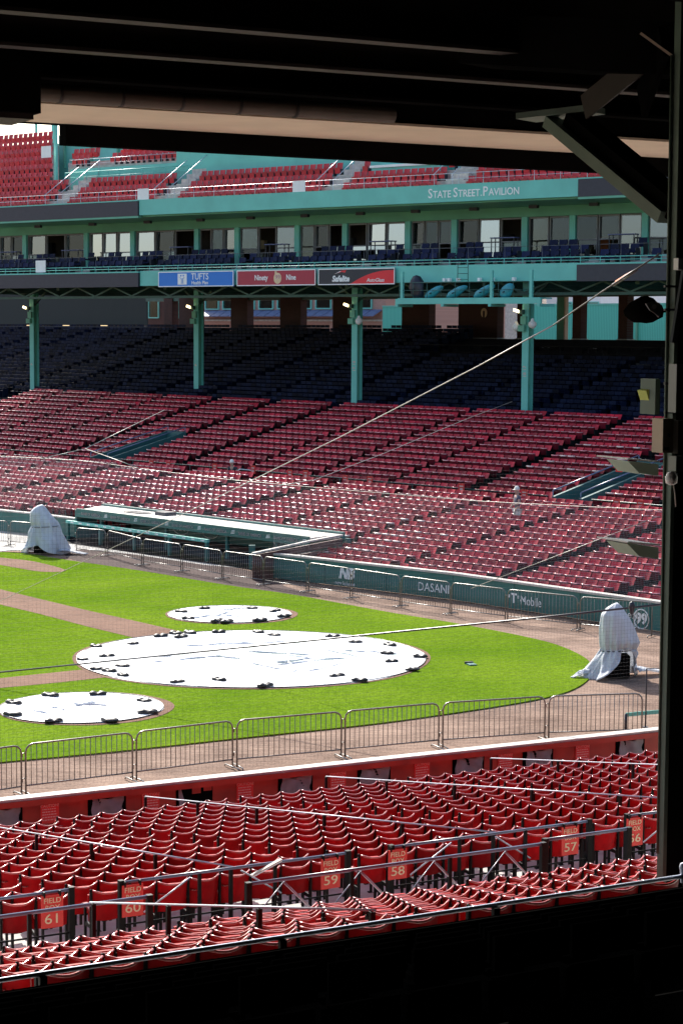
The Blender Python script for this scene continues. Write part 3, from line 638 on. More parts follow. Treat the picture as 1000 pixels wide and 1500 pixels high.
# drink platform at the right end
pl_s0 = fx(622, 36.5, 500)
plat_t = 36.0
plz = far_floor(plat_t) + 0.25
plat = thing('platform', 'dark standing platform with tables at the back right of the far stand', 'platform', FAR.w(0, 0), FAR.rz)
b = MB(); b.box(pl_s0, 34, plat_t, RT, 4.0, plz); b.build('slab', M['conc_dark'], plat)
b = MB(); b.box(pl_s0, fx(690, 36, 500), plat_t - 0.12, plat_t - 0.01, plz - 0.62, plz - 0.05); b.build('kick_panel', M['winframe'], plat)
rail(plat, pl_s0, 34, plat_t + 0.05, plz, plz + 0.85, 1.0, 'iron', 0.022)
rk = random.Random(5)
tblm = MB(); tblm.box(-0.32, 0.32, -0.32, 0.32, 0.70, 0.74); tblm.box(-0.04, 0.04, -0.04, 0.04, 0.02, 0.70); tblm.box(-0.22, 0.22, -0.22, 0.22, 0, 0.02)
chm = MB()
chm.box(-0.2, 0.2, -0.2, 0.2, 0.42, 0.46); chm.box(-0.2, 0.2, 0.17, 0.2, 0.46, 0.85)
for x in (-0.18, 0.16):
    for y in (-0.18, 0.16): chm.box(x, x + 0.03, y, y + 0.03, 0, 0.42)
tme, cme = tblm.mesh('patio_table', M['iron']), chm.mesh('patio_chair', M['iron'])
for i, px in enumerate((640, 700, 745, 795, 868, 932)):
    s = fx(px, 38, 490); place_t = FAR.w(s, 37.6 + rk.uniform(0, 1), plz)
    o = tag(place('patio_table', tme, None, place_t, FAR.rz), 'black patio table on the far platform, ' + nth(i + 1) + ' from the left', 'table', 'patio tables on the platform')
    for j, dx in enumerate((-0.75, 0.75)):
        o = tag(place('patio_chair', cme, None, place_t + FAR.x * dx, FAR.rz + (R(90) if dx < 0 else R(-90))), 'black patio chair ' + ('left' if dx < 0 else 'right') + ' of the ' + nth(i + 1) + ' table on the far platform', 'chair', 'patio chairs on the platform')
# emblem on the big pier
p = FAR.hit(709, 458, RT - 0.02)
o = thing('wall_plaque', 'round cream plaque on the brick pier over the far seats', 'plaque', FAR.w(p.x, RT - 0.03, p.z), FAR.rz)
b = MB(); b.prism([(0.26 * math.cos(i * math.pi / 10), 0.30 * math.sin(i * math.pi / 10)) for i in range(20)], 0, 0.03, Matrix.Rotation(R(90), 4, 'X')); b.build('disc', M['tan'], o)
b = MB(); b.box(-0.07, 0.07, -0.05, -0.031, -0.30, 0.12); b.build('stem', M['brick'], o)

# ---- beyond the park ------------------------------------------------
def outer_fence():
    o = thing('corrugated_fence', 'bright teal corrugated fence outside the far platform', 'fence', FAR.w(0, 58), FAR.rz)
    b = MB(); b.box(fx(770, 58), 60, 0, 0.1, 4, 11.0); b.build('sheeting', M['corrug'], o)
    b = MB(); b.box(fx(770, 58), 60, -0.04, 0.14, 11.0, 11.12); b.build('capping', M['teal'], o)
    for i in range(8): b = MB(); b.box(fx(770, 58) + 5 * i, fx(770, 58) + 5 * i + 0.15, -0.12, -0.002, 4, 11); b.build('post', M['teal_in'], o)
outer_fence()
o = thing('corrugated_fence', 'teal corrugated fence seen between piers left of the platform', 'fence', FAR.w(0, 54), FAR.rz)
b = MB(); b.box(fx(560, 54), fx(592, 54), 0, 0.1, 4, 10.9); b.build('sheeting', M['corrug'], o)
b = MB(); b.box(fx(560, 54), fx(592, 54), -0.05, 0.15, 10.9, 11.0); b.build('capping', M['teal'], o)
def building(s0, s1, t, zt, m, label, rows, pane_w=1.6, gap=1.2, awning=None, sill=None, dep=14):
    o = thing('building', label, 'building', FAR.w(s0, t), FAR.rz); W = s1 - s0
    b = MB(); b.box(0, W, 0, dep, 0, zt); b.build('wall', M[m], o)
    b = MB(); b.box(-0.2, W + 0.2, -0.25, dep + 0.2, zt, zt + 0.35); b.build('cornice', M['cap'], o)
    for (z0, z1) in rows:
        x = gap
        while x + pane_w < W:
            f = MB()
            for q in ((x, x + pane_w, z1 - 0.1, z1), (x, x + pane_w, z0, z0 + 0.1), (x, x + 0.1, z0 + 0.1, z1 - 0.1), (x + pane_w - 0.1, x + pane_w, z0 + 0.1, z1 - 0.1)): f.box(q[0], q[1], -0.12, -0.002, q[2], q[3])
            fo = f.build('window', M['teal'], o)
            b = MB(); b.box(x + 0.1, x + pane_w - 0.1, -0.05, -0.003, z0 + 0.1, z1 - 0.1); b.build('pane', M['glass'], fo)
            x += pane_w + gap
    if awning:
        n = int(W / 1.2)
        for i in range(n): b = MB(); b.add([(i * 1.2, -1.0, awning - 0.5), (i * 1.2 + 1.1, -1.0, awning - 0.5), (i * 1.2 + 1.1, -0.01, awning), (i * 1.2, -0.01, awning), (i * 1.2, -1.0, awning - 0.56), (i * 1.2 + 1.1, -1.0, awning - 0.56), (i * 1.2 + 1.1, -0.01, awning - 0.06), (i * 1.2, -0.01, awning - 0.06)], [(0, 1, 2, 3), (7, 6, 5, 4), (0, 4, 5, 1), (0, 3, 7, 4), (1, 5, 6, 2)]); b.build('awning', M['bluestripe'], o)
    if sill:
        for z in sill: b = MB(); b.box(-0.05, W + 0.05, -0.14, -0.001, z, z + 0.14); b.build('sill', M['cap'], o)
    return o
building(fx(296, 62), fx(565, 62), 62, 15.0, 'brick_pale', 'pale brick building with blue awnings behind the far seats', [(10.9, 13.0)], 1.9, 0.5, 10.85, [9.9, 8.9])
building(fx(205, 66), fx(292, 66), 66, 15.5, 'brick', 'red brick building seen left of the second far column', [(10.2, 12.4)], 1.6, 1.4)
building(fx(575, 110, 440), fx(690, 110, 440), 110, 16.5, 'cap', 'pale building beyond the fence, left of the brick pier', [(11.5, 13.0)], 2.4, 1.5)
building(fx(800, 120, 440), fx(880, 120, 440), 120, 14.0, 'white', 'white building beyond the teal fence', [(11.0, 12.5)], 2.2, 1.6)
building(fx(885, 150, 440), fx(1010, 150, 440), 150, 15.0, 'cap', 'pale grey building beyond the teal fence at right', [(11.0, 12.5)], 2.8, 1.8)
o = thing('fence_post', 'green post standing before the teal fence beside the right column', 'post', FAR.w(fx(820, 45), 45), FAR.rz)
b = MB(); b.box(-0.28, 0.28, 0, 0.4, 4, 12); b.build('shaft', M['teal_in'], o); b = MB(); b.box(0.30, 0.40, 0.0, 0.3, 4, 12); b.build('drain_pipe', M['beige'], o)

# ---- camera platform slung under the lower fascia ---------------------
ax, cx2 = DK.hit(582, 440, -1.2).x, DK.hit(790, 440, -1.2).x
cp = thing('camera_platform', 'teal steel camera platform hanging under the lower fascia at right', 'platform', DK.w(ax, -1.2), DK.rz); W = cx2 - ax
b = MB(); b.box(0, W, 0, 1.1, 10.72, 10.78); b.build('floor_plate', M['teal'], cp)
b = MB(); b.box(-0.1, W + 0.1, -0.06, 0.06, 10.48, 10.74); b.build('edge_beam', M['teal'], cp)
for i in range(4): b = MB(); b.box(W * i / 3 - 0.08, W * i / 3 + 0.08, -0.1, 1.2, 10.35, 10.475); b.build('joist', M['teal'], cp)
for i, f in enumerate((0.02, 0.66, 0.93)): b = MB(); b.box(W * f, W * f + 0.14, 0.0, 0.14, 10.781, 12.1); b.build('hanger', M['teal'], cp)
rail(cp, 0.1, W * 0.92, 0.02, 10.78, 11.55, 0.85, 'green_dim', 0.02)
b = MB()
for dx in (0, 0.62): b.tube([(W * 0.36 + dx, 0.9, 11.6), (W * 0.36 + dx, 0.9, 12.5)], 0.02, 5)
for i in range(3): b.tube([(W * 0.36, 0.9, 11.7 + 0.3 * i), (W * 0.36 + 0.62, 0.9, 11.7 + 0.3 * i)], 0.015, 5)
b.build('ladder', M['green_dim'], cp)
for i, f in enumerate((0.25, 0.285, 0.35, 0.50, 0.59, 0.74)): b = MB(); b.box(W * f, W * f + 0.14, 0.9, 1.1, 11.62, 11.78); b.build('junction_box', M['white'], cp)
def bag(px, py, wd, ht, m, label, lean):
    p = DK.hit(px, py, -0.75); o = thing('covered_camera', label, 'camera', DK.w(p.x, -0.75, 10.785), DK.rz)
    b = MB(); prof = [(0.02, 0), (0.26, 0.03), (0.34, 0.18), (0.40, 0.45), (0.36, 0.75), (0.20, 0.95), (0.02, 1.0)]
    n = 14; vs = []
    for r_, z in prof:
        for k in range(n):
            a = 2 * math.pi * k / n; rr = r_ * (1 + 0.12 * math.sin(3 * a + z * 7)) * wd
            vs.append((rr * math.cos(a) + lean * (z - 0.3), rr * math.sin(a) * 0.8, z * ht))
    b.add(vs, [(i * n + k, i * n + (k + 1) % n, (i + 1) * n + (k + 1) % n, (i + 1) * n + k) for i in range(len(prof) - 1) for k in range(n)], None, True)
    b.build('vinyl_cover', M[m], o)
    b = MB(); b.tube([(lean * 0.2, -0.3 * wd, ht * 0.4), (lean * 0.2, -0.46 * wd, ht * 0.36)], 0.03, 6); b.build('strap', M['ink'], o)
bag(611, 425, 1.0, 1.15, 'ink', 'tall camera in a dark cover on the hanging platform', -0.1)
bag(632, 428, 0.85, 0.62, 'bagcover', 'camera in teal cover beside the dark covered one', 0.75)
bag(665, 428, 0.95, 0.62, 'bagcover', 'camera in teal cover in the middle of the hanging platform', 0.85)
bag(705, 428, 0.95, 0.66, 'bagcover', 'camera in teal cover near the right hanger', 0.85)
bag(741, 430, 0.85, 0.7, 'bagcover', 'rounded camera in teal cover at the right end of the platform', 0.3)

# ---- far field wall, dugout --------------------------------------------
WP = [(-8.5, -0.8), (-5.6, -0.52), (-2.7, -0.25), (0.3, 0.0), (3.2, -0.12), (6.1, -0.24), (9.0, -0.36), (12, -0.5), (15, -0.6)]
fw = thing('padded_wall', 'dark green padded wall below the far red seats', 'wall', FAR.w(0, 0), FAR.rz)
for i in range(len(WP) - 1):
    a, c = Vector((*WP[i], 0)), Vector((*WP[i + 1], 0)); d = (c - a).normalized()
    b = MB(); b.beam(a + d * 0.012 + Vector((0, 0.1, 0.46)), c - d * 0.012 + Vector((0, 0.1, 0.46)), 0.2, 0.84); b.build('pad', M['teal_dark'], fw)
    b = MB(); b.beam(a + Vector((0, 0.12, 0.92)), c - d * 0.004 + Vector((0, 0.12, 0.92)), 0.30, 0.07); b.build('cap', M['cap'], fw)
def wall_y(s):
    for i in range(len(WP) - 1):
        if WP[i][0] <= s <= WP[i + 1][0]:
            u = (s - WP[i][0]) / (WP[i + 1][0] - WP[i][0]); return WP[i][1] * (1 - u) + WP[i + 1][1] * u, math.atan2(WP[i + 1][1] - WP[i][1], WP[i + 1][0] - WP[i][0])
    return 0, 0
def wall_text(s, px, py, size, m=None, **k):
    l = FAR.hit(px, py, 0); y, a = wall_y(l.x); l = FAR.hit(px, py, y - 0.02); y, a = wall_y(l.x)
    return text(s, size, M[m or 'white'], fw, (l.x, y - 0.008, l.z), rot=(R(90), 0, a), **k), l, y, a
def ring(l, y, a, r, m, name):
    b = MB(); b.tube([(l.x + r * math.cos(t) * math.cos(a), y - 0.012 + r * math.cos(t) * math.sin(a), l.z + r * math.sin(t)) for t in [i * math.pi / 12 for i in range(24)]], 0.022, 4, True); b.build(name, M[m], fw)
_, l, y, a = wall_text('C', 401, 826, 0.44, bold=0.012); ring(l, y, a, 0.33, 'white', 'emblem_ring')
_.location.x -= 0.07; _, l, y, a = wall_text('B', 403, 829, 0.44, bold=0.012); _.location.x += 0.04
_, l, y, a = wall_text('NB', 505, 841, 0.52, bold=0.03, shear=0.25)
b = MB()
for i in range(4): b.box(l.x - 0.62 + 0.05 * i, l.x - 0.30 + 0.02 * i, y - 0.02, y - 0.008, l.z - 0.17 + 0.1 * i, l.z - 0.115 + 0.1 * i)
b.build('emblem_bars', M['white'], fw)
wall_text('new balance', 503, 855, 0.19)
wall_text('DASANI', 634, 862, 0.42, sx=0.95)
_, l, y, a = wall_text('T', 752, 877, 0.44, bold=0.012)
b = MB(); 
for dx in (-0.2, 0.2): b.box(l.x + dx - 0.03, l.x + dx + 0.03, y - 0.02, y - 0.008, l.z + 0.02, l.z + 0.12)
for dx in (0.33, 0.47): b.box(l.x + dx - 0.03, l.x + dx + 0.03, y - 0.03, y - 0.008, l.z - 0.06, l.z)
b.build('logo_dots', M['white'], fw)
_, l, y, a = wall_text('Mobile', 777, 882, 0.42, sx=0.82)
b = MB(); b.box(l.x + 0.58, l.x + 0.64, y - 0.02, y - 0.008, l.z - 0.06, l.z); b.build('logo_dots', M['white'], fw)
wall_text('Ninety', 917, 900, 0.34); wall_text('Nine', 921, 914, 0.30)
_, l, y, a = wall_text('99', 939, 907, 0.44, bold=0.02); ring(l, y, a, 0.30, 'white', 'emblem_ring')

FLp, FRp, BRp, BLp = gp(112, 747, 1.35), gp(452, 789, 1.35), gp(498, 783, 1.35), gp(150, 741, 1.35)
ang = math.degrees(math.atan2(FRp.y - FLp.y, FRp.x - FLp.x))
DG = Frame(FLp, ang); DL = (FRp - FLp).length
dbk = max(2.2, (DG.l(BRp).y + DG.l(BLp).y) / 2)
dug = thing('dugout', 'long green dugout with pale roof below the far seats', 'dugout', DG.w(0, 0), DG.rz)
def gbox(name, m, x0, x1, y0, y1, z0, z1, parent=dug): b = MB(); b.box(x0, x1, y0, y1, z0, z1); return b.build(name, M[m], parent)
qb, qc = DG.l(BLp), DG.l(BRp)
b = MB(); b.prism([(0.05, 0.08), (DL - 0.05, 0.08), (qc.x, qc.y), (qb.x, qb.y)], 1.22, 1.36); rf = b.build('roof', M['roofwhite'], dug)
b = MB(); b.beam((qb.x - 0.1, qb.y + 0.1, 1.27), (qc.x + 0.1, qc.y + 0.1, 1.27), 0.16, 0.34); b.build('roof_kerb', M['teal_dark'], dug); gbox('roof_hatch', 'ink', 4.0, 4.7, 1.2, 1.8, 1.362, 1.50, rf); gbox('roof_board', 'conc_dark', 2.2, 3.4, 0.9, 1.5, 1.362, 1.39, rf)
fa = gbox('fascia', 'teal_dark', 0, DL, -0.02, 0.078, 1.06, 1.42)
for i in range(7):
    text('BANK OF AMERICA', 0.16, M['cloth_grey'], fa, (1.25 + i * (DL - 2.4) / 6 - 0.15, -0.026, 1.22), name='lettering', bold=0.004)
    b = MB()
    for k in range(3): b.add([(1.25 + i * (DL - 2.4) / 6 + 0.82 + 0.02 * k, -0.03, 1.17 + 0.05 * k), (1.25 + i * (DL - 2.4) / 6 + 1.06, -0.03, 1.20 + 0.05 * k), (1.25 + i * (DL - 2.4) / 6 + 1.06, -0.03, 1.22 + 0.05 * k), (1.25 + i * (DL - 2.4) / 6 + 0.82 + 0.02 * k, -0.03, 1.195 + 0.05 * k)], [(0, 1, 2, 3)])
    b.build('logo', M['white'], fa)
gbox('back_wall', 'teal_dark', 0, DL, dbk - 0.25, dbk - 0.05, 0, 1.215); gbox('floor', 'conc_dark', 0, DL, 0.2, dbk - 0.26, 0.0, 0.03)
gbox('end_wall', 'teal_dark', -0.12, 0.0, 0.0, dbk, 0, 1.34); gbox('bench', 'brick', 0.6, DL - 1.5, dbk - 0.9, dbk - 0.45, 0.35, 0.45); gbox('bench_support', 'ink', 0.8, DL - 1.7, dbk - 0.75, dbk - 0.6, 0.03, 0.348)
for f in (0.10, 0.40, 0.66, 0.86): gbox('post', 'teal_dark', DL * f, DL * f + 0.12, 0.15, 0.27, 0.03, 1.215)
for f, txt in ((0.45, None), (0.75, 'Ford'), (0.32, 'Ford')):
    b = MB(); b.tube([(DL * f + 0.52 * math.cos(t), dbk - 0.27, 0.80 + 0.25 * math.sin(t)) for t in [i * math.pi / 12 for i in range(24)]], 0.02, 4, True); lg = b.build('oval_logo', M['white'], dug)
    if txt: text(txt, 0.30, M['white'], lg, (DL * f, dbk - 0.27, 0.80), shear=0.3)
RA, RB = DG.l(gp(100, 792)), DG.l(gp(303, 823))
for i in range(5):
    u = i / 4; p = RA.lerp(RB, u); gbox('rail_post', 'teal_dark', p.x - 0.06, p.x + 0.06, p.y - 0.06, p.y + 0.06, 0, 0.78)
b = MB(); b.beam((RA.x - 0.08, RA.y, 0.83), (RB.x + 0.08, RB.y, 0.83), 0.14, 0.12); hr = b.build('padded_rail', M['teal'], dug)
b = MB()
for i in range(16):
    p = RA.lerp(RB, (i + 0.5) / 16); q = RA.lerp(RB, (i + 0.85) / 16); b.beam((p.x, p.y - 0.074, 0.83), (q.x, q.y - 0.074, 0.83), 0.004, 0.05)
b.build('rail_print', M['white'], hr)
dw = thing('dugout_end_wall', 'dark red-brown wall with pale cap at the right end of the dugout', 'wall', (0, 0, 0))
pa, pb, pc = gp(500, 785, 1.33), gp(453, 794, 1.30), gp(370, 812, 0.95)
M['brownwood'] = mat('brown_board', (0.10, 0.035, 0.03), 0.7, 0.3, 3)
for p, q in ((pa, pb), (pb, pc)):
    for k in range(4):
        f = 0.02 + k * 0.235; h = 0.215
        b = MB(); lo = [Vector((v.x, v.y, v.z * (f + h / 2))) for v in (p, q)]; b.beam(lo[0], lo[1], 0.1, h * 1.1); b.build('board', M['brownwood'], dw)
    b = MB(); b.beam(p + Vector((0, 0, 0.03)), q + Vector((0, 0, 0.03)), 0.16, 0.06); b.build('cap', M['cap'], dw)
b = MB(); p = gp(369, 834, 0); b.box(p.x - 0.12, p.x + 0.12, p.y - 0.1, p.y + 0.1, 0, 0.93); b.build('end_post', M['teal_dark'], dw)
lw = thing('padded_wall', 'green wall left of the dugout behind the covered camera', 'wall', (0, 0, 0))
LW = [gp(-150, 762), gp(0, 777), gp(70, 785), gp(112, 791)]
for i in range(3):
    b = MB(); b.beam(LW[i] + Vector((0, 0, 0.45)), LW[i + 1] + Vector((0, 0, 0.45)), 0.2, 0.9); b.build('pad', M['teal_dark'], lw)
    b = MB(); b.beam(LW[i] + Vector((0, 0, 0.93)), LW[i + 1] + Vector((0, 0, 0.93)), 0.26, 0.06); b.build('cap', M['cap'], lw)
limit = sorted([tuple(FAR.l(p))[:2] for p in (LW[0], LW[1], LW[3])] + [tuple(FAR.l(BLp))[:2], tuple(FAR.l(BRp))[:2]])
def front_limit(s):
    if s > limit[-1][0] + 0.25: return wall_y(s)[0] + 0.75 if -8.5 <= s <= 15 else 0.6
    if s < limit[0][0]: return limit[0][1] + 0.7
    for (a, ta), (c, tc_) in zip(limit, limit[1:]):
        if a <= s <= c: return ta + (tc_ - ta) * (s - a) / max(1e-6, c - a) + 0.75
    return limit[-1][1] + 0.75

# ramp walls cut into the loge
ramps = []
for (px, py, label, ln) in ((205, 668, 'teal ramp wall in the far loge seats at left', 5.2), (846, 738, 'teal ramp wall in the far loge seats at right', 5.6)):
    p = far_hit(px, py); l = FAR.l(p); s = l.x; t0 = 13.7; ramps.append((s - 0.1, s + 1.7, t0 - 0.5, t0 + ln))
    o = thing('ramp_wall', label, 'wall', FAR.w(s, t0), FAR.rz)
    for dx in (0.0, 1.5):
        b = MB(); b.add([(dx, 0, 1.4), (dx + 0.14, 0, 1.4), (dx + 0.14, ln, 1.4), (dx, ln, 1.4), (dx, 0, 2.35), (dx + 0.14, 0, 2.35), (dx + 0.14, ln, 3.6), (dx, ln, 3.6)], [(0, 3, 2, 1), (4, 5, 6, 7), (0, 1, 5, 4), (1, 2, 6, 5), (2, 3, 7, 6), (3, 0, 4, 7)]); b.build('side_wall', M['teal_mid'], o)
        b = MB(); b.tube([(dx + 0.07, 0, 2.6), (dx + 0.07, ln, 3.85)], 0.03, 6); b.tube([(dx + 0.07, 0, 2.3), (dx + 0.07, 0, 2.6)], 0.025, 5); b.tube([(dx + 0.07, ln, 3.55), (dx + 0.07, ln, 3.85)], 0.025, 5); b.build('handrail', M['rail'], o)
    b = MB(); b.box(0.14, 1.5, ln - 0.14, ln, 1.4, 3.6); b.build('end_wall', M['teal_mid'], o)

# ================================================================ SEATS
def curved_panel(w, z0, z1, sag, lean, thick, n=6, y0=0.0, rows=2, dip=0.0):
    """bowed board: middle pushed back (-y), top leaning back"""
    b = MB(); vs = []; m = n + 1
    for j in range(rows):
        v = j / (rows - 1); z = z0 + (z1 - z0) * v
        for side in (0, 1):
            for i in range(m):
                u = -1 + 2 * i / n; vs.append((u * w / 2, y0 - sag * (1 - u * u) - lean * v + (thick if side else 0), z - dip * (1 - u * u) * v))
    def I(j, side, i): return (j * 2 + side) * m + i
    fs = []
    for j in range(rows - 1):
        for i in range(n):
            fs.append((I(j, 0, i), I(j, 0, i + 1), I(j + 1, 0, i + 1), I(j + 1, 0, i)))
            fs.append((I(j, 1, i + 1), I(j, 1, i), I(j + 1, 1, i), I(j + 1, 1, i + 1)))
    b.add(vs, fs, None, True)
    for j in range(rows - 1):
        for i_, q in ((0, (I(j, 1, 0), I(j, 0, 0), I(j + 1, 0, 0), I(j + 1, 1, 0))), (n, (I(j, 0, n), I(j, 1, n), I(j + 1, 1, n), I(j + 1, 0, n)))): b.add([vs[k] for k in q], [(0, 1, 2, 3)])
    for j, flip in ((0, True), (rows - 1, False)):      # caps get their own vertices so the edge stays crisp
        ring_ = [vs[I(j, 0, i)] for i in range(m)] + [vs[I(j, 1, i)] for i in range(m)]
        fl = [(i, i + 1, m + i + 1, m + i) for i in range(n)]
        b.add(ring_, [tuple(reversed(f)) if flip else f for f in fl])
    return b
def near_parts(w):
    back = curved_panel(w - 0.03, 0.44, 0.80, 0.080, 0.07, 0.016, 8, dip=0.034)
    n = 10; rim = MB()
    rim.tube([((-1 + 2 * i / n) * (w - 0.03) / 2, -0.080 * (1 - (-1 + 2 * i / n) ** 2) - 0.064, 0.80 - 0.034 * (1 - (-1 + 2 * i / n) ** 2)) for i in range(n + 1)], 0.012, 8)
    pan = MB(); pan.merge(curved_panel(w - 0.05, 0.40, 0.70, -0.02, -0.03, 0.03, 4, 0.085))
    post = MB(); x = -w / 2
    post.box(x - 0.013, x + 0.013, -0.07, -0.03, 0, 0.77); post.box(x - 0.013, x + 0.013, -0.03, 0.16, 0.36, 0.40); post.box(x - 0.025, x + 0.025, -0.12, 0.2, 0, 0.015); post.box(x - 0.013, x + 0.013, 0.13, 0.16, 0.015, 0.56)
    post.lathe([(0.001, 0.818), (0.015, 0.812), (0.018, 0.798), (0.015, 0.78), (0.012, 0.77)], 6, Matrix.Translation((x, -0.05, 0)))
    arm = MB(); vs = []; ar = []
    for i in range(9):
        t = i / 8; y = -0.05 + 0.27 * t; hw = 0.022 + 0.012 * math.sin(t * math.pi); z = 0.585 + 0.035 * math.sin(t * math.pi * 0.9) - 0.05 * max(0, t - 0.75) * 4 * 0.5
        ar.append((y, hw, z))
    m = len(ar)
    vs = [(x - hw, y, z) for y, hw, z in ar] + [(x + hw, y, z) for y, hw, z in ar] + [(x - hw, y, z - 0.022) for y, hw, z in ar] + [(x + hw, y, z - 0.022) for y, hw, z in ar]
    fs = []
    for i in range(m - 1): fs += [(i, m + i, m + i + 1, i + 1), (2 * m + i, 2 * m + i + 1, 3 * m + i + 1, 3 * m + i), (i, i + 1, 2 * m + i + 1, 2 * m + i), (m + i + 1, m + i, 3 * m + i, 3 * m + i + 1)]
    fs += [(0, 2 * m, 3 * m, m), (m - 1, 2 * m - 1, 4 * m - 1, 3 * m - 1)]
    arm.add(vs, fs)
    arm.tube([(x + 0.055 + 0.034 * math.cos(a_), -0.085 + 0.030 * math.sin(a_), 0.665) for a_ in [math.radians(q) for q in (60, 110, 160, 210, 260, 310, 350)]], 0.0085, 5)
    return back, pan, post, arm, rim
SW = 0.395
nb_, np_, npo, na_, nr_ = near_parts(SW)
near_me = {'backrest': nb_.mesh('backrest', M['red']), 'seat_pan': np_.mesh('seat_pan', M['red']), 'stand': npo.mesh('stand', M['iron']), 'armrest': na_.mesh('armrest', M['arm']), 'top_rim': nr_.mesh('top_rim', M['rim'])}
AIS, SEC = 0.47, 3.42
def near_seats():
    out = []
    for bank, rows in (('field', FB), ('loge', LG)):
        for k, (t, z) in enumerate(rows):
            for j in range(-6, 5):
                for i in range(8):
                    s = AIS + SEC * j + 0.13 + SW * (i + 0.5)
                    x, y = proj(nw(s, t, z + 0.7))
                    if -25 < x < 985: out.append((bank, k, s, t, z, x))
    return out
seats = near_seats()
seats.sort(key=lambda q: -q[3])                                   # nearest rows first
ind, rest = [], []
cnt = 0
for q in seats:
    if cnt < 300 and q[5] < 962 and q[5] > -8: ind.append(q); cnt += 1
    else: rest.append(q)
from itertools import groupby
rs0 = random.Random(2)
for key, grp in groupby(ind, key=lambda q: (q[0], q[1])):
    for n, q in enumerate(sorted(grp, key=lambda q: q[5])):
        bank, k = key
        if bank == 'loge': lab = 'red folding seat, %s row behind the loge railing, %s from the left' % (nth(k + 1), nth(n + 1))
        else: lab = 'red folding seat, %s row below the box signs, %s from the left' % (nth(14 - k), nth(n + 1))
        o = thing('folding_seat', lab, 'seat', nw(q[2], q[3], q[4]), NEAR.rz + rs0.gauss(0, 0.018), 'red folding seats in the near boxes')
        for nm, me in near_me.items(): place(nm, me, o)
# the remaining near seats
lb, lpn, lpo, la, lr = near_parts(SW)
groups = {'backrests': (lb, 'red'), 'seat_pans': (lpn, 'red'), 'stands': (lpo, 'iron'), 'armrests': (la, 'arm'), 'top_rims': (lr, 'rim')}
ns = thing('folding_seats', 'remaining rows of red folding seats behind the near red wall', 'seats', (0, 0, 0)); ns['kind'] = 'stuff'
for nm, (mb, m) in groups.items():
    acc = MB()
    for q in rest: acc.merge(mb, Matrix.Translation(nw(q[2], q[3], q[4])) @ Matrix.Rotation(NEAR.rz, 4, 'Z'))
    o = acc.build(nm, M[m], ns); o['kind'] = 'stuff'

# far red seats: face us, one mesh each
FW = 0.47
def far_seat_mb(w=FW):
    b = MB()
    b.merge(curved_panel(w - 0.05, 0.46, 0.84, 0.03, 0.22, 0.025, 3))
    return b
def far_pan_mb(w=FW): return curved_panel(w - 0.06, 0.42, 0.715, -0.03, -0.04, 0.05, 3, 0.075)
def far_lip_mb(w=FW, r=0.025):
    b = MB(); n = 4; b.tube([((-1 + 2 * i / n) * (w - 0.06) / 2, 0.145 + 0.035 * (1 - (-1 + 2 * i / n) ** 2), 0.725 - 0.012 * (1 - (-1 + 2 * i / n) ** 2)) for i in range(n + 1)], r, 6)
    return b
def far_frame_mb(w=FW):
    b = MB(); x = -w / 2
    b.box(x - 0.02, x + 0.02, -0.06, 0.20, 0.38, 0.62); b.box(x - 0.018, x + 0.018, 0.02, 0.07, 0, 0.38); return b
flw = far_lip_mb(FW, 0.042)
fsm, ffm, flm, fpm = far_seat_mb(), far_frame_mb(), far_lip_mb(), far_pan_mb()
far_me, far_fr = fsm.mesh('seat_shell', M['red_far']), ffm.mesh('stand', M['iron']); far_lip = flm.mesh('seat_lip', M['rim_far']); far_pan = fpm.mesh('seat_pan', M['red_under']); glare_lip = far_lip_mb(FW, 0.042).mesh('seat_lip', M['rim_glare'])
rs = random.Random(11)
FA = 5.1
def far_aisle(s, off): u = (s - off) / FA; return abs(u - round(u)) * FA < 0.36
cand = []
for bank, rows, off in (('field', FF, 1.3), ('loge', FL, 3.0)):
    for k, (t, z) in enumerate(rows):
        s = -62.0
        while s < 16:
            s += FW
            if far_aisle(s, off): continue
            p = FAR.w(s, t, z); x, y = proj(p + Vector((0, 0, 0.7)))
            if not (-15 < x < 975): continue
            if bank == 'field' and t < front_limit(s): continue
            if any(a < s < c and d < t < e for a, c, d, e in ramps): continue
            cand.append((bank, k, s, t, z, x, y, p.y))
cand.sort(key=lambda q: q[7])
FRZ = FAR.rz + math.pi
glare_rng = random.Random(21); glare_set = {}
def in_glare(q):                                 # field seats in the patch whose sun glare is put into paler, thicker lips
    k_ = (q[1], round(q[2], 2))
    if k_ not in glare_set:
        d_ = math.hypot((q[5] - 550) / 130, (q[6] - 785) / 48); glare_set[k_] = q[0] == 'field' and glare_rng.random() < max(0.0, 0.75 - 0.75 * d_)
    return glare_set[k_]
indf = []; restf = []
for q in cand:
    (indf if (len(indf) < 300 and q[0] == 'field' and 0 < q[5] < 958) else restf).append(q)
indf.sort(key=lambda q: (q[1], q[5]))
for k, grp in groupby(indf, key=lambda q: q[1]):
    for n, q in enumerate(grp):
        o = thing('stadium_seat', 'red box seat, %s row above the far green wall, %s from the left' % (nth(k + 1), nth(n + 1)), 'seat', (FAR.w(q[2], q[3], q[4])), FRZ + rs.gauss(0, 0.035), 'red box seats above the far green wall')
        place('seat_shell', far_me, o); place('stand', far_fr, o); place('seat_lip', glare_lip if in_glare(q) else far_lip, o); place('seat_pan', far_pan, o)
acc, ac2, ac3, ac4, ac5 = MB(), MB(), MB(), MB(), MB()
for q in restf:
    Mx = Matrix.Translation(FAR.w(q[2], q[3], q[4])) @ Matrix.Rotation(FRZ + rs.gauss(0, 0.03), 4, 'Z'); acc.merge(fsm, Mx); ac2.merge(ffm, Mx); (ac5 if in_glare(q) else ac3).merge(flw if in_glare(q) else flm, Mx); ac4.merge(fpm, Mx)
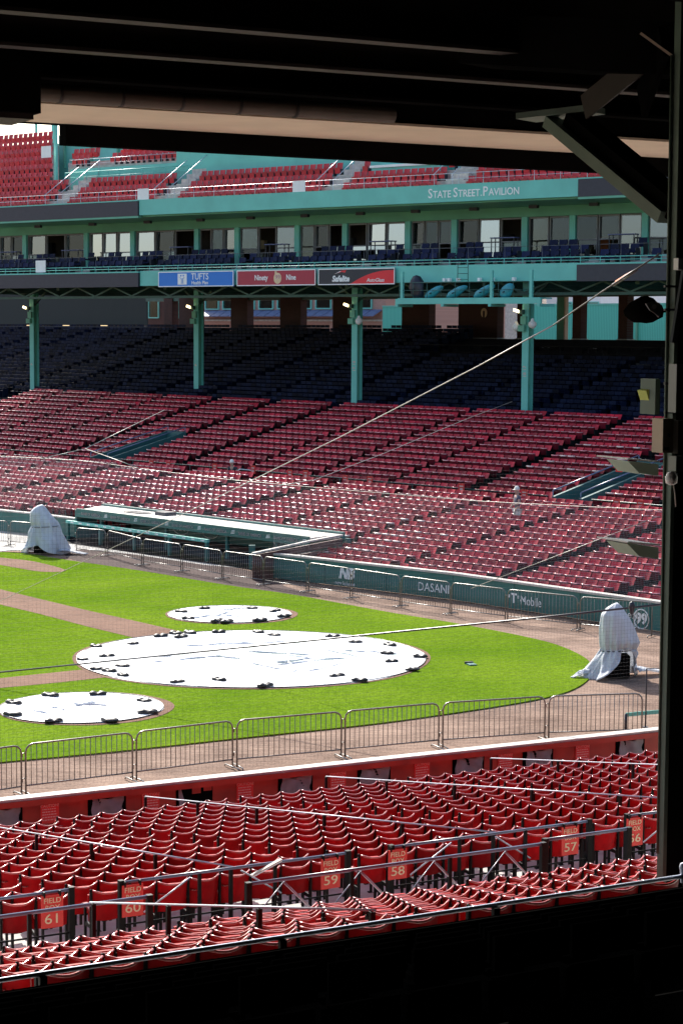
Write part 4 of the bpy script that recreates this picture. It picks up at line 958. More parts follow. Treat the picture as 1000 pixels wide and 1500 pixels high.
fo = thing('stadium_seats', 'remaining rows of red seats in the far field and loge boxes', 'seats'); fo['kind'] = 'stuff'
a = acc.build('seat_shells', M['red_far'], fo); a['kind'] = 'stuff'; a = ac2.build('stands', M['iron'], fo); a['kind'] = 'stuff'; a = ac3.build('seat_lips', M['rim_far'], fo); a['kind'] = 'stuff'; a = ac5.build('seat_lips', M['rim_glare'], fo); a['kind'] = 'stuff'; a = ac4.build('seat_pans', M['red_under'], fo); a['kind'] = 'stuff'

# blue grandstand seats, far side
def blue_mb(w=0.45):
    b = MB(); b.box(-w / 2 + 0.02, w / 2 - 0.02, -0.10, -0.075, 0.64, 0.82); b.box(-w / 2 + 0.02, w / 2 - 0.02, -0.075, -0.05, 0.44, 0.60)
    b.box(-w / 2 + 0.02, w / 2 - 0.02, -0.02, 0.33, 0.42, 0.45); b.box(-w / 2 - 0.015, -w / 2 + 0.015, -0.1, 0.3, 0.0, 0.60); return b
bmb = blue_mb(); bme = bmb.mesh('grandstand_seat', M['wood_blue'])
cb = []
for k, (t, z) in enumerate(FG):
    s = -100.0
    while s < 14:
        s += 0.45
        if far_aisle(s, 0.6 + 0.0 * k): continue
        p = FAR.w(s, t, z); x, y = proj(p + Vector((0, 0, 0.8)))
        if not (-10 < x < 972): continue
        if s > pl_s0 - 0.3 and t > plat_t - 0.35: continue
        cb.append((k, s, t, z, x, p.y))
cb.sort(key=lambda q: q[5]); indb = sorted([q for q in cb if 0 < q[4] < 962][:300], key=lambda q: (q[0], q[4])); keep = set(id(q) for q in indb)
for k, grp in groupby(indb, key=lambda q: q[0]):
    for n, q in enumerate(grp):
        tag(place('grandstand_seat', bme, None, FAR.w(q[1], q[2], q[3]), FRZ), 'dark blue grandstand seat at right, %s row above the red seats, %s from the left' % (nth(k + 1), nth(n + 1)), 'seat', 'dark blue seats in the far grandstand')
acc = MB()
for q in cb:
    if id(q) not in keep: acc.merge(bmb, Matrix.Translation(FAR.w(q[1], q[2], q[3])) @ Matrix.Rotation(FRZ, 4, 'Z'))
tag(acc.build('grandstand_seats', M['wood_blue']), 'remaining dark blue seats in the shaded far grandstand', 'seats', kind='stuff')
# dark seats just in front of us
gme = bmb.mesh('grandstand_seat', M['void'])  # same seat in near-black, with the shade put into its colour
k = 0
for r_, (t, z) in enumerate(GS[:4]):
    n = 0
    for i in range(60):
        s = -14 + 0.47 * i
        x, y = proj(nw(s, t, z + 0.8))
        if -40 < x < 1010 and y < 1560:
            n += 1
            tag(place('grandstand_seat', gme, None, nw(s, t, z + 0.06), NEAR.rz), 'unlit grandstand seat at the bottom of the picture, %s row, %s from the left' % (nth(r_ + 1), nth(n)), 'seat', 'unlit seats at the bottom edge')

# pavilion seats
pmb = MB(); pmb.merge(curved_panel(0.38, 0.24, 0.78, 0.02, 0.10, 0.03, 3)); pmb.merge(curved_panel(0.36, 0.18, 0.50, -0.01, -0.03, 0.05, 2, 0.09)); pme = pmb.mesh('seat_shell', M['red_pav'])
pfr = MB().box(-0.245, -0.225, -0.06, 0.2, 0, 0.42).mesh('stand', M['ink'])
DRZ = DK.rz + math.pi; PVS = []
stairs = [ds(px, 260, 1.5) for px in (92, 252, 492, 665)]
for k, (t, z0_) in enumerate(PV[:12]):
    s = S0
    while s < 22:
        s += 0.47; z = z0_
        if any(abs(s - q) < 0.85 for q in stairs): continue
        left = proj(DK.w(s, t, z + 0.5))[0] < 77
        if k >= 3 and not left and proj(DK.w(s, t, z + 0.5))[0] < 108: continue
        if not left and k > 2 and k < 4: continue
        if not left and k >= 6: continue
        if not left: z = [16.15, 16.77, 17.39, 0, 19.0, 19.5][k]
        if xs[0] - 0.3 < s < xs[1] + 0.3 and t > 2.2: continue
        if not left and k == 2 and ds(250, 260, 2) < s < stairs[1]: pass
        p = DK.w(s, t, z); x, y = proj(p + Vector((0, 0, 0.6)))
        if -6 < x < 962 and y > 176: PVS.append((k, s, t, z, x))
PVS.sort(key=lambda q: q[0]); acc = MB()
for q in PVS[300:]: acc.merge(pmb, Matrix.Translation(DK.w(q[1], q[2], q[3])) @ Matrix.Rotation(DRZ, 4, 'Z'))
if PVS[300:]: tag(acc.build('pavilion_seats', M['red_pav']), 'remaining red pavilion seats high on the upper deck', 'seats', kind='stuff')
for k, grp in groupby(sorted(PVS[:300], key=lambda q: (q[0], q[4])), key=lambda q: q[0]):
    for n, q in enumerate(grp):
        o = thing('pavilion_seat', 'bright red pavilion seat on the upper deck, %s row up, %s from the left' % (nth(k + 1), nth(n + 1)), 'seat', DK.w(q[1], q[2], q[3]), DRZ, 'red seats on the upper deck')
        place('seat_shell', pme, o); place('stand', pfr, o)
# suite chairs and tables
smb = MB(); smb.merge(curved_panel(0.46, 0.40, 0.84, 0.02, 0.08, 0.05, 3)); smb.box(-0.22, 0.22, 0.0, 0.40, 0.38, 0.46); sme = smb.mesh('cushion', M['navy'])
sfr = MB().box(-0.27, -0.23, -0.05, 0.34, 0, 0.60).mesh('stand', M['ink'])
aisles = [ds(p, 375, 1) for p in (62, 122, 225, 345, 372, 430, 530, 580, 650, 705, 760, 865, 940)]
rows = ((0.80, 12.25), (1.70, 12.55), (2.45, 12.85))
for k, (t, z) in enumerate(rows):
    s = S0 + 2; n = 0
    while s < 24:
        s += 0.56
        if any(abs(s - q) < (0.42 if k == 0 else 0.55) for q in aisles): continue
        if k == 2 and (any(abs(s - ds(p_, 350, 2.7)) < 1.1 for p_ in (15, 105, 265, 405, 560, 738, 912)) or int(s * 0.7) % 3 == 0): continue
        x, y = proj(DK.w(s, t, z + 0.6))
        if -8 < x < 962:
            n += 1; o = thing('suite_chair', 'navy suite chair on the balcony, %s row, %s from the left' % (('front', 'middle', 'back')[k], nth(n)), 'chair', DK.w(s, t, z), DRZ, 'navy chairs on the suite balcony')
            place('cushion', sme, o); place('stand', sfr, o)
b1 = MB(); b1.box(-0.75, 0.75, -0.22, 0.22, 1.0, 1.05); tt = b1.mesh('table_top', M['blue_top'])
b2 = MB()
for x in (-0.7, 0.66):
    b2.box(x, x + 0.04, -0.2, -0.16, 0, 1.0); b2.box(x, x + 0.04, 0.16, 0.2, 0, 1.0)
b2.box(-0.66, 0.66, 0.17, 0.19, 0.3, 0.34); tl = b2.mesh('table_frame', M['ink'])
for i, px in enumerate((15, 105, 265, 405, 560, 738, 912)):
    o = thing('bar_table', 'high blue topped bar table on the suite balcony, %s from the left' % nth(i + 1), 'table', DK.w(ds(px, 350, 2.7), 2.75, 12.85), DK.rz, 'bar tables on the suite balcony'); place('table_top', tt, o); place('table_frame', tl, o)
stp = MB()
for i in range(3): stp.box(-0.28, 0.28, 0.05 + 0.3 * i, 0.05 + 0.3 * (i + 1) - 0.002, 0, 0.12 * (i + 1))
stm = stp.mesh('balcony_step', M['cap'])
for i, q in enumerate(aisles):
    o = place('balcony_step', stm, deck, (q, 0.62, 12.25))

# ================================================================ THINGS ON THE FIELD
def tarp(name, cx, cy, r, z, label, m, folds=0.012, seed=1):
    rr = random.Random(seed); n = 72; rings = 14; vs = [(0, 0, 0.012)]; fs = []
    ph = [rr.uniform(0, 6.28) for _ in range(6)]
    for i in range(1, rings + 1):
        f = i / rings
        for k in range(n):
            a = 2 * math.pi * k / n
            rad = r * f * (1 + (0.006 * math.sin(5 * a + ph[0]) + 0.004 * math.sin(13 * a + ph[1])) * f)
            zz = folds * (0.5 + 0.5 * math.sin(3 * a + ph[2] + 5 * f)) * (0.4 + 0.6 * f) + folds * 0.7 * abs(math.sin(9 * a + ph[3] + 9 * f)) * f * f + 0.006 * math.sin(40 * f + 2 * math.sin(a * 2 + ph[4]))
            if i == rings: zz = 0.0
            vs.append((rad * math.cos(a), rad * math.sin(a), zz + 0.004))
    fs += [(0, 1 + k, 1 + (k + 1) % n) for k in range(n)]
    for i in range(rings - 1):
        for k in range(n): fs.append((1 + i * n + k, 1 + (i + 1) * n + k, 1 + (i + 1) * n + (k + 1) % n, 1 + i * n + (k + 1) % n))
    o = thing(name, label, 'tarp', (cx, cy, z)); b = MB(); b.add(vs, fs, None, True); b.build('sheet', m, o)
    b = MB(); b.tube([(r * 0.995 * math.cos(2 * math.pi * k / n), r * 0.995 * math.sin(2 * math.pi * k / n), 0.012) for k in range(n)], 0.014, 5, True); b.build('hem', M['winframe'], o)
    return o
def home_tarp_material():
    m = mat('home_tarp', (0.80, 0.81, 0.82), 0.42, 0.04, 1.2, bump=0.3, bscale=2.2); N = m.node_tree.nodes; L = m.node_tree.links; b = N['Principled BSDF']
    src = b.inputs['Base Color'].links[0].from_socket; tc = N.new('ShaderNodeTexCoord')
    # stained, thin patch around the plate
    mp = N.new('ShaderNodeMapping'); mp.inputs['Location'].default_value = (-0.15, -0.1, 0); mp.inputs['Scale'].default_value = (0.30, 0.55, 1); L.new(tc.outputs['Object'], mp.inputs[0])
    ln = N.new('ShaderNodeVectorMath'); ln.operation = 'LENGTH'; L.new(mp.outputs[0], ln.inputs[0])
    nz = N.new('ShaderNodeTexNoise'); nz.inputs['Scale'].default_value = 1.3; nz.inputs['Detail'].default_value = 9; nz.inputs['Roughness'].default_value = 0.65; L.new(tc.outputs['Object'], nz.inputs['Vector'])
    sb = N.new('ShaderNodeMath'); sb.operation = 'SUBTRACT'; L.new(nz.outputs[0], sb.inputs[0]); ml = N.new('ShaderNodeMath'); ml.operation = 'MULTIPLY'; ml.inputs[1].default_value = 0.16; L.new(ln.outputs['Value'], ml.inputs[0]); L.new(ml.outputs[0], sb.inputs[1])
    rp = N.new('ShaderNodeValToRGB'); L.new(sb.outputs[0], rp.inputs[0]); rp.color_ramp.elements[0].position = 0.395; rp.color_ramp.elements[1].position = 0.43
    mx = N.new('ShaderNodeMix'); mx.data_type = 'RGBA'; L.new(rp.outputs[0], mx.inputs[0]); L.new(src, mx.inputs[6]); mx.inputs[7].default_value = (0.30, 0.39, 0.37, 1)
    L.new(mx.outputs[2], b.inputs['Base Color']); return m
def disc(name, cx, cy, r, z, m, label):
    return sheet(name, [(cx + r * (1 + 0.012 * math.sin(5 * a)) * math.cos(a), cy + r * math.sin(a)) for a in [i * math.pi / 30 for i in range(60)]], z, m, label)
disc('dirt_circle', HOME.x, HOME.y, 4.98, 0.044, M['clay'], 'dirt ring showing at the edge of the home plate tarp')
disc('dirt_circle', -6.12, 46.95, 2.12, 0.044, M['clay'], 'dirt ring around the near on-deck cover')
disc('dirt_circle', -3.5, 62.85, 2.12, 0.044, M['clay'], 'dirt ring around the far on-deck cover')
tarp('home_plate_tarp', HOME.x, HOME.y, 4.86, 0.050, 'large round white tarp over home plate', home_tarp_material(), 0.03, 2)
tarp('on_deck_tarp', -6.22, 46.95, 1.98, 0.050, 'small round white tarp nearest the camera at left', M['tarp'], 0.02, 3)
tarp('on_deck_tarp', -3.56, 62.85, 1.98, 0.050, 'small round white tarp farthest up the grass', M['tarp'], 0.02, 4)
def folds(o, r, n, seed):                     # long creases standing up in the sheet
    rr = random.Random(seed)
    for i in range(n):
        a = rr.uniform(0, 6.28); q = r * rr.uniform(0.1, 0.8); x, y = q * math.cos(a), q * math.sin(a); d = rr.choice((rr.gauss(0.35, 0.25), rr.gauss(1.9, 0.3))); L_ = rr.uniform(0.25, 0.55) * r; pts = []
        for k in range(9):
            u = k / 8 - 0.5; px_, py_ = x + u * L_ * math.cos(d) - 0.12 * math.sin(5 * u) * math.sin(d), y + u * L_ * math.sin(d) + 0.12 * math.sin(5 * u) * math.cos(d)
            if math.hypot(px_, py_) < r * 0.97: pts.append((px_, py_, 0.026))
        if len(pts) > 3: b = MB(); b.tube(pts, [0.004] + [0.026 + 0.012 * math.sin(k * 1.7 + i) for k in range(len(pts) - 2)] + [0.004], 5); b.build('crease', M['tarp'], o)
tarps = [o_ for o_ in bpy.data.objects if o_.name.startswith(('home_plate_tarp', 'on_deck_tarp'))]
for i, o_ in enumerate(tarps): folds(o_, 4.8 if 'home' in o_.name else 1.95, 16 if 'home' in o_.name else 5, i + 3)
def sandbag_mesh(seed):
    rr = random.Random(seed); b = MB(); n = 16; ph = rr.uniform(0, 6); vs = []
    prof = [(0.02, 0.0), (0.92, 0.005), (1.0, 0.045), (0.90, 0.085), (0.62, 0.115), (0.30, 0.125), (0.02, 0.125)]
    for q, z in prof:
        for k in range(n):
            a = 2 * math.pi * k / n; w = 1 + 0.06 * math.sin(3 * a + ph + z * 20)
            ex, ey = abs(math.cos(a)) ** 0.75 * (1 if math.cos(a) > 0 else -1), abs(math.sin(a)) ** 0.75 * (1 if math.sin(a) > 0 else -1)
            x = 0.25 * q * ex * w; waist = 1 - 0.38 * math.exp(-(x / 0.05) ** 2)      # tied in the middle
            vs.append((x, 0.15 * q * ey * w, z * waist * (1 + 0.12 * math.sin(2 * a + ph))))
    b.add(vs, [(i * n + k, i * n + (k + 1) % n, (i + 1) * n + (k + 1) % n, (i + 1) * n + k) for i in range(len(prof) - 1) for k in range(n)], None, True)
    return b.mesh('sandbag', M['black'])
bagm = [sandbag_mesh(s) for s in range(5)]
BAGS = {'the large home plate tarp': [(141, 948), (121, 967), (156, 963), (195, 944), (179, 977), (141, 981), (160, 984), (180, 990), (235, 933), (265, 934), (258, 929), (278, 928), (320, 927), (260, 1000), (321, 997), (378, 927), (401, 932), (487, 934), (520, 942), (571, 946), (566, 958), (615, 963), (573, 970), (604, 982), (493, 992), (526, 998), (388, 1006)],
        'the near small tarp': [(73, 1020), (143, 1018), (20, 1031), (211, 1028), (18, 1048), (216, 1045), (78, 1058), (160, 1057)],
        'the far small tarp': [(265, 897), (299, 892), (275, 907), (318, 911), (332, 912), (369, 892), (403, 896), (415, 904), (380, 910)]}
rb = random.Random(4)
for where, pts in BAGS.items():
    for n, (px, py) in enumerate(sorted(pts)):
        p = gp(px, py, 0.06); k = rb.uniform(0.76, 0.98) * (1.0 if 'home' in where else 1.08)
        o = tag(place('sandbag', bagm[n % 5], None, (p.x, p.y, 0.065), rb.uniform(-0.9, 0.9)), 'black sandbag on %s, %s from the left' % (where, nth(n + 1)), 'sandbag', 'sandbags holding down the tarps'); o.scale = (k, k * 0.9, k * 0.8)
p = gp(690, 974, 0.036)
o = thing('sprinkler_cover', 'small dark green sprinkler lid in the grass near the right cover', 'lid', (p.x, p.y, 0.036), 0.3)
b = MB(); b.box(-0.11, 0.11, -0.16, 0.16, 0, 0.03); b.build('lid', M['teal_dark'], o); b = MB(); b.box(-0.12, 0.12, 0.16, 0.22, 0, 0.06); b.build('rim', M['ink'], o)

# covered cameras ------------------------------------------------------
def covered_camera(px, py, left, right, label, seed, tie, lift, tails=()):
    """left / right: (radius, height) outlines of the wrapped shape on its two sides"""
    p = gp(px, py); o = thing('covered_camera', label, 'camera cover', (p.x, p.y, 0))
    rr = random.Random(seed); n = 96; ph = [rr.uniform(0, 6.28) for _ in range(8)]; vs = []
    def at(prof, z):
        for (ra, za), (rc, zc_) in zip(prof, prof[1:]):
            if za <= z <= zc_: return ra + (rc - ra) * (z - za) / (zc_ - za)
        return prof[-1][0]
    H_ = left[-1][1]; rings = 44
    for i in range(rings + 1):
        z = H_ * (i / rings)
        for k in range(n):
            a = 2 * math.pi * k / n; w_ = 0.5 - 0.5 * math.cos(a); w_ = w_ * w_ * (3 - 2 * w_)
            r_ = at(right, z) * (1 - w_) + at(left, z) * w_
            r_ *= 1 - 0.10 * math.sin(a) ** 2
            low = max(0.0, 1 - z / tie); up = min(1.0, (H_ - z) / 0.8)
            sec = 2 * math.pi / 6; aa = (a + ph[3] + 0.3 * math.sin(2 * a + ph[4])) % sec - sec / 2
            facet = math.cos(sec / 2) / math.cos(aa)
            near_tie = math.exp(-((z - tie) / 0.28) ** 2)
            crease = 0.11 * (0.5 - abs(math.sin(4.5 * a + ph[0] + 0.7 * z))) * up + 0.07 * near_tie * math.sin(17 * a + ph[1]) + 0.05 * (0.5 - abs(math.sin(8 * a + ph[5] - 2.0 * z))) * up + 0.13 * low * math.sin(5 * a + ph[2]) + 0.06 * low * math.sin(11 * a + ph[6] + 4 * z)
            rad = r_ * (0.25 + 0.83 * facet + crease)
            g_ = max(0.0, math.cos(a - lift[0])) ** 3 * lift[1]          # hem pulled up on one side
            zz = z + g_ * max(0.0, 1 - z / 0.8) * 0.8; rad *= 1 - 0.25 * g_ * max(0, 1 - z / 0.6)
            vs.append((rad * math.cos(a), rad * math.sin(a), zz + 0.015 + 0.02 * low * math.sin(7 * a + ph[7])))
    b = MB(); b.add(vs, [(i * n + k, i * n + (k + 1) % n, (i + 1) * n + (k + 1) % n, (i + 1) * n + k) for i in range(rings) for k in range(n)], None, True)
    sh = b.build('cover', M['cloth'], o); md = sh.modifiers.new('thick', 'SOLIDIFY'); md.thickness = 0.012
    b = MB(); pts = []
    for i in range(32):
        a = i * math.pi / 16; w_ = 0.5 - 0.5 * math.cos(a); w_ = w_ * w_ * (3 - 2 * w_); r_ = (at(right, tie) * (1 - w_) + at(left, tie) * w_) * (1 - 0.10 * math.sin(a) ** 2) * 1.03; pts.append((r_ * math.cos(a), r_ * math.sin(a), tie + 0.03 * math.cos(a + 0.4)))
    b.tube(pts, 0.013, 5, True); b.build('tie_rope', M['slate'], o)
    b = MB(); b.box(-0.30, 0.34, -0.30, 0.30, 0.05, 0.60); b.box(-0.10, 0.10, -0.10, 0.10, 0.60, 1.2); b.build('camera_dolly', M['void'], o)
    for (ax_, ay, ln, wd, rot) in tails:
        t = MB(); q = []
        for i in range(13):
            u = i / 12
            for j in range(9): v = j / 8 - 0.5; q.append((ax_ + u * ln * math.cos(rot) - v * wd * (1 - 0.6 * u) * math.sin(rot), ay + u * ln * math.sin(rot) + v * wd * (1 - 0.6 * u) * math.cos(rot), 0.03 + 0.13 * (1 - u) * (0.6 + abs(math.sin(6 * v + 3 * u))) + 0.04 * abs(math.sin(11 * v + 2 * u))))
        t.add(q, [(i * 9 + j, (i + 1) * 9 + j, (i + 1) * 9 + j + 1, i * 9 + j + 1) for i in range(12) for j in range(8)], None, True)
        s_ = t.build('cover_tail', M['cloth'], o); md = s_.modifiers.new('thick', 'SOLIDIFY'); md.thickness = 0.012
    return o
covered_camera(901, 992, [(1.0, 0), (0.78, 0.18), (0.58, 0.48), (0.40, 0.74), (0.43, 0.92), (0.45, 1.35), (0.41, 1.66), (0.26, 1.84), (0.10, 1.94), (0.02, 1.98)], [(0.62, 0), (0.58, 0.3), (0.56, 0.55), (0.50, 0.74), (0.62, 0.95), (0.55, 1.12), (0.36, 1.55), (0.14, 1.88), (0.05, 1.95), (0.02, 1.98)],
               'camera wrapped in white sheet on the dirt at right', 5, 0.74, (R(-58), 1.0), ((-0.75, -0.15, 0.5, 0.3, R(205)), (0.5, 0.25, 1.1, 0.75, R(18))))
covered_camera(62, 811, [(0.85, 0), (0.72, 0.2), (0.62, 0.5), (0.58, 0.85), (0.42, 1.15), (0.50, 1.35), (0.48, 1.68), (0.34, 1.84), (0.16, 1.96), (0.02, 2.0)], [(1.0, 0), (0.98, 0.25), (0.88, 0.6), (0.74, 0.85), (0.66, 1.15), (0.60, 1.3), (0.34, 1.62), (0.16, 1.86), (0.06, 1.97), (0.02, 2.0)],
               'camera wrapped in white sheet by the left end of the dugout', 9, 1.12, (R(-110), 0.45), ((0.8, -0.2, 1.1, 0.7, R(-12)), (-0.5, 0.3, 1.3, 0.9, R(172))))

# crowd barriers --------------------------------------------------------
def barrier_meshes(L, Hh, m):
    f = MB(); r = 0.019; c = 0.16; pts = [(0, 0, 0.02), (0, 0, Hh - c)] + [(c - c * math.cos(t), 0, Hh - c + c * math.sin(t)) for t in (R(30), R(60), R(90))] + [(L - c + c * math.sin(t), 0, Hh - c + c * math.cos(t)) for t in (0, R(30), R(60), R(90))] + [(L, 0, 0.02)]
    f.tube(pts, r, 6); f.tube([(0, 0, 0.20), (L, 0, 0.20)], r * 0.9, 6)
    return f.mesh('frame', M[m])
foot = MB(); foot.tube([(0, -0.30, 0.02), (0, -0.26, 0.055), (0, 0.26, 0.055), (0, 0.30, 0.02)], 0.017, 5); footm = foot.mesh('foot', M['steel'])
hook = MB().tube([(-0.02, 0, 0), (-0.07, 0, 0.0), (-0.07, 0, -0.08)], 0.012, 5).mesh('hook', M['steel'])
bar_cache = {}
def barriers(pts, row, nbar, Hh):
    for i, (a, c) in enumerate(zip(pts, pts[1:])):
        d = c - a; L = d.length - 0.10; rz = math.atan2(d.y, d.x)
        o = thing('crowd_barrier', 'steel crowd barrier in the %s row, %s from the left' % (row, nth(i + 1)), 'barrier', a, rz + random.uniform(-0.012, 0.012), 'steel crowd barriers, %s row' % row)
        place('frame', barrier_meshes(L, Hh, 'steel'), o)
        key = Hh
        if key not in bar_cache: bar_cache[key] = MB().tube([(0, 0, 0.20), (0, 0, Hh)], 0.0085, 5).mesh('bar', M['steel'])
        for k in range(1, nbar): place('bar', bar_cache[key], o, (L * k / nbar, 0, 0))
        for x in (0.02, L - 0.02): place('foot', footm, o, (x, 0, 0))
        for z in (0.35, 0.85): place('hook', hook, o, (0, 0, z))
barriers([gp(*q) for q in ((-118, 1190), (38, 1166), (200, 1145), (347, 1126), (505, 1111), (648, 1097), (803, 1086), (945, 1081))], 'near', 20, 1.02)
barriers([gp(*q) for q in ((-45, 797), (15, 800), (52, 803))], 'far left', 18, 1.05)
barriers([gp(*q) for q in ((112, 811), (158, 815), (210, 829), (268, 838), (327, 849), (387, 858), (452, 868), (516, 878), (588, 890), (661, 901), (743, 912), (849, 924), (958, 934))], 'far', 20, 1.05)
# green gate bar at the right end of the near barriers
p0, p1 = gp(916, 1068), gp(1000, 1062)
o = thing('barrier_tape', 'green strap on a black post at the right end of the near barriers', 'barrier', p0)
b = MB(); b.tube([(0, 0, 0), (0, 0, 0.35)], 0.035, 6); b.build('post', M['ink'], o); b = MB(); b.beam((0, 0, 0.33), (p1.x - p0.x, p1.y - p0.y, 0.36), 0.02, 0.09); b.build('strap', M['teal'], o)
q0 = gp(945, 1066)
o = thing('pole_frame', 'thin black upright frame beside the right cover', 'frame', q0); b = MB(); b.tube([(0, 0, 0), (0, 0, 1.38), (0.8, 0.1, 1.40)], 0.018, 5); b.build('pole', M['ink'], o); b = MB(); b.box(-0.06, 0.06, -0.06, 0.06, 0, 0.02); b.build('foot_plate', M['ink'], o)

# ================================================================ NEAR STAND FURNITURE
def nearthing(name, label, cat, group=None): return thing(name, label, cat, NEAR.w(0, 0), NEAR.rz, group)
def L3(s, t, z): return (s, -t, z)
GAP = 0.29
for j in range(-3, 4):
    a, c = AIS + SEC * j + GAP, AIS + SEC * (j + 1) - GAP; xm = proj(nw((a + c) / 2, 12.55, 3.0))[0]
    if not -260 < xm < 1200: continue
    o = nearthing('box_railing', 'blue-grey pipe railing behind the field boxes, %s from the left' % nth(j + 4), 'railing', 'railings behind the field boxes')
    b = MB(); b.tube([L3(a, 12.55, 3.0), L3(c, 12.55, 3.0)], 0.018, 8); b.build('top_pipe', M['rail'], o)
    b = MB(); b.tube([L3(a, 12.55, 2.52), L3(c, 12.55, 2.52)], 0.012, 6); b.build('lower_pipe', M['iron'], o)
    for i in range(4):
        s = a + (c - a) * i / 3; b = MB(); r_ = 0.03 if i in (0, 3) else 0.018
        b.box(s - r_, s + r_, -12.55 - r_, -12.55 + r_, 2.0, 3.03 if i in (0, 3) else 2.99); b.build('post', M['iron'], o)
    for i, (u, v) in enumerate(((0.10, 0.30), (0.70, 0.52))):
        b = MB(); b.tube([L3(a + (c - a) * u, 12.52, 2.62), L3(a + (c - a) * v, 12.52, 2.95)], 0.010, 5); b.build('brace', M['railw'], o)
pa_, pb_ = NEAR.hit(368, 1283, -12.62), NEAR.hit(412, 1259, -12.62)
M['white_pipe'] = mat('pale_painted_pipe', (0.72, 0.78, 0.90), 0.5, 0.08, 5, metal=0.85)
o = nearthing('rail_plate', 'bright slanting metal plate on the railing left of the sign for box fifty-nine', 'bracket'); b = MB(); b.beam(pa_, pb_, 0.012, 0.055, (0, 1, 0)); b.build('plate', M['cap'], o); b = MB(); b.beam(pa_ + Vector((0, -0.012, -0.02)), pb_ + Vector((0, -0.012, -0.02)), 0.01, 0.012, (0, 1, 0)); b.build('edge', M['white_pipe'], o)
SIGNS = [('61', -1, 1), ('60', -1, 0), ('59', 0, 1), ('58', 0, 0), ('57', 1, 1), ('56', 1, 0)]
words = {'61': 'sixty-one', '60': 'sixty', '59': 'fifty-nine', '58': 'fifty-eight', '57': 'fifty-seven', '56': 'fifty-six'}
signpx = {'61': 76, '60': 194, '59': 484, '58': 582, '57': 834, '56': 928}
for num, j, left in SIGNS:
    s = NEAR.hit(signpx[num], 1262, -12.60).x
    o = thing('box_sign', 'red field box sign reading %s, %s the %s railing gap' % (words[num], 'left of' if left else 'right of', nth(j + 2)), 'sign', nw(s, 12.60, 2.62), NEAR.rz, 'field box signs')
    b = MB(); b.box(-0.125, 0.125, -0.006, 0.006, 0.0, 0.36); b.build('plate', M['redsign'], o)
    text('FIELD', 0.082, M['cream_text'], o, (0, -0.008, 0.30)); text('BOX', 0.082, M['cream_text'], o, (0, -0.008, 0.22)); text(num, 0.155, M['cream_text'], o, (0, -0.008, 0.095), sx=1.25)
    b = MB(); b.box(-0.10, -0.08, -0.01, 0.03, 0.34, 0.40); b.box(0.08, 0.10, -0.01, 0.03, 0.34, 0.40); b.build('clip', M['iron'], o)
for i, j in enumerate(range(-3, 3)):
    s = 2.25 + 3.53 * j
    o = nearthing('box_divider', 'long pale pipe sloping down over the field box seats, %s from the left' % nth(i + 1), 'railing', 'pipes dividing the field boxes')
    b = MB(); b.tube([L3(s, 1.15, 1.02), L3(s, 12.5, 3.0)], 0.010, 8); b.build('pipe', M['railw'], o)
    for k in range(6): t = 1.15 + 11.3 * k / 5; b = MB(); b.box(s - 0.02, s + 0.02, -t - 0.02, -t + 0.02, 0.05 + 0.18 * (t - 1.2), 1.01 + (t - 1.15) * 1.98 / 11.35); b.build('post', M['iron'], o)
def loge_rail(s0, s1, t, z, label, braces=0, low=None):
    o = nearthing('loge_railing', label, 'railing'); b = MB(); b.tube([L3(s0, t, z), L3(s1, t, z)], 0.021, 8); b.build('top_pipe', M['rail'], o)
    if low: b = MB(); b.tube([L3(s0, t, low), L3(s1, t, low)], 0.012, 6); b.build('lower_pipe', M['rail'], o)
    n = max(1, round((s1 - s0) / 1.25))
    for i in range(n + 1):
        s = s0 + (s1 - s0) * i / n; r_ = 0.031 if i in (0, n) else 0.02; b = MB(); b.box(s - r_, s + r_, -t - r_, -t + r_, 2.0, z + (0.02 if i in (0, n) else -0.01)); b.build('post', M['iron'], o)
    for i in range(braces):
        u0 = s0 + (s1 - s0) * i / braces; u1 = s0 + (s1 - s0) * (i + 0.9) / braces; um = (u0 + u1) / 2
        b = MB(); b.tube([L3(um, t, z - 0.03), L3(u1, t, (low or z - 0.5) + 0.02)], 0.014, 6); b.build('brace', M['railw'], o); b = MB(); b.tube([L3(um, t, z - 0.03), L3(u0, t, (low or z - 0.5) + 0.02)], 0.008, 5); b.build('brace', M['rail'], o)
    return o
loge_rail(-12, -2.84, 13.82, 3.2, 'blue-grey loge railing at the left below sign 60')
loge_rail(-1.72, 2.04, 13.86, 3.2, 'braced loge railing standing over the pale walkway below sign 59', 4, 2.72)
loge_rail(2.16, 3.35, 13.72, 3.2, 'short loge railing below sign 57')
loge_rail(4.2, 10, 13.8, 3.2, 'loge railing beyond the column')
o = nearthing('loge_divider', 'pipe railing sloping through the loge seats at the lower left', 'railing')
b = MB(); b.tube([L3(-3.6, 14.1, 3.31), L3(-3.6, 20.1, 4.83)], 0.010, 8); b.build('pipe', M['railw'], o)
for k in range(4): t = 14.2 + 5.85 * k / 3; b = MB(); b.box(-3.62, -3.58, -t - 0.02, -t + 0.02, 2.4 + 0.26 * (t - 14.2), 3.30 + (t - 14.1) * 0.2533); b.build('post', M['iron'], o)
o = nearthing('front_railing', 'bright pipe railing along the front of the dark grandstand', 'railing')
b = MB(); b.tube([L3(-16, 20.75, 4.95), L3(-1.25, 20.72, 4.95)], 0.017, 10); b.build('top_pipe', M['white_pipe'], o)
for i in range(9): s = -15 + 1.72 * i; b = MB(); b.box(s - 0.025, s + 0.025, -20.77, -20.73, 4.0, 4.94); b.build('post', M['iron'], o)
b = MB(); b.box(-16, -1.3, -20.84, -20.80, 3.9, 4.90); b.build('parapet', M['void'], o)  # near-black panel added so the dark shade begins just below the rail
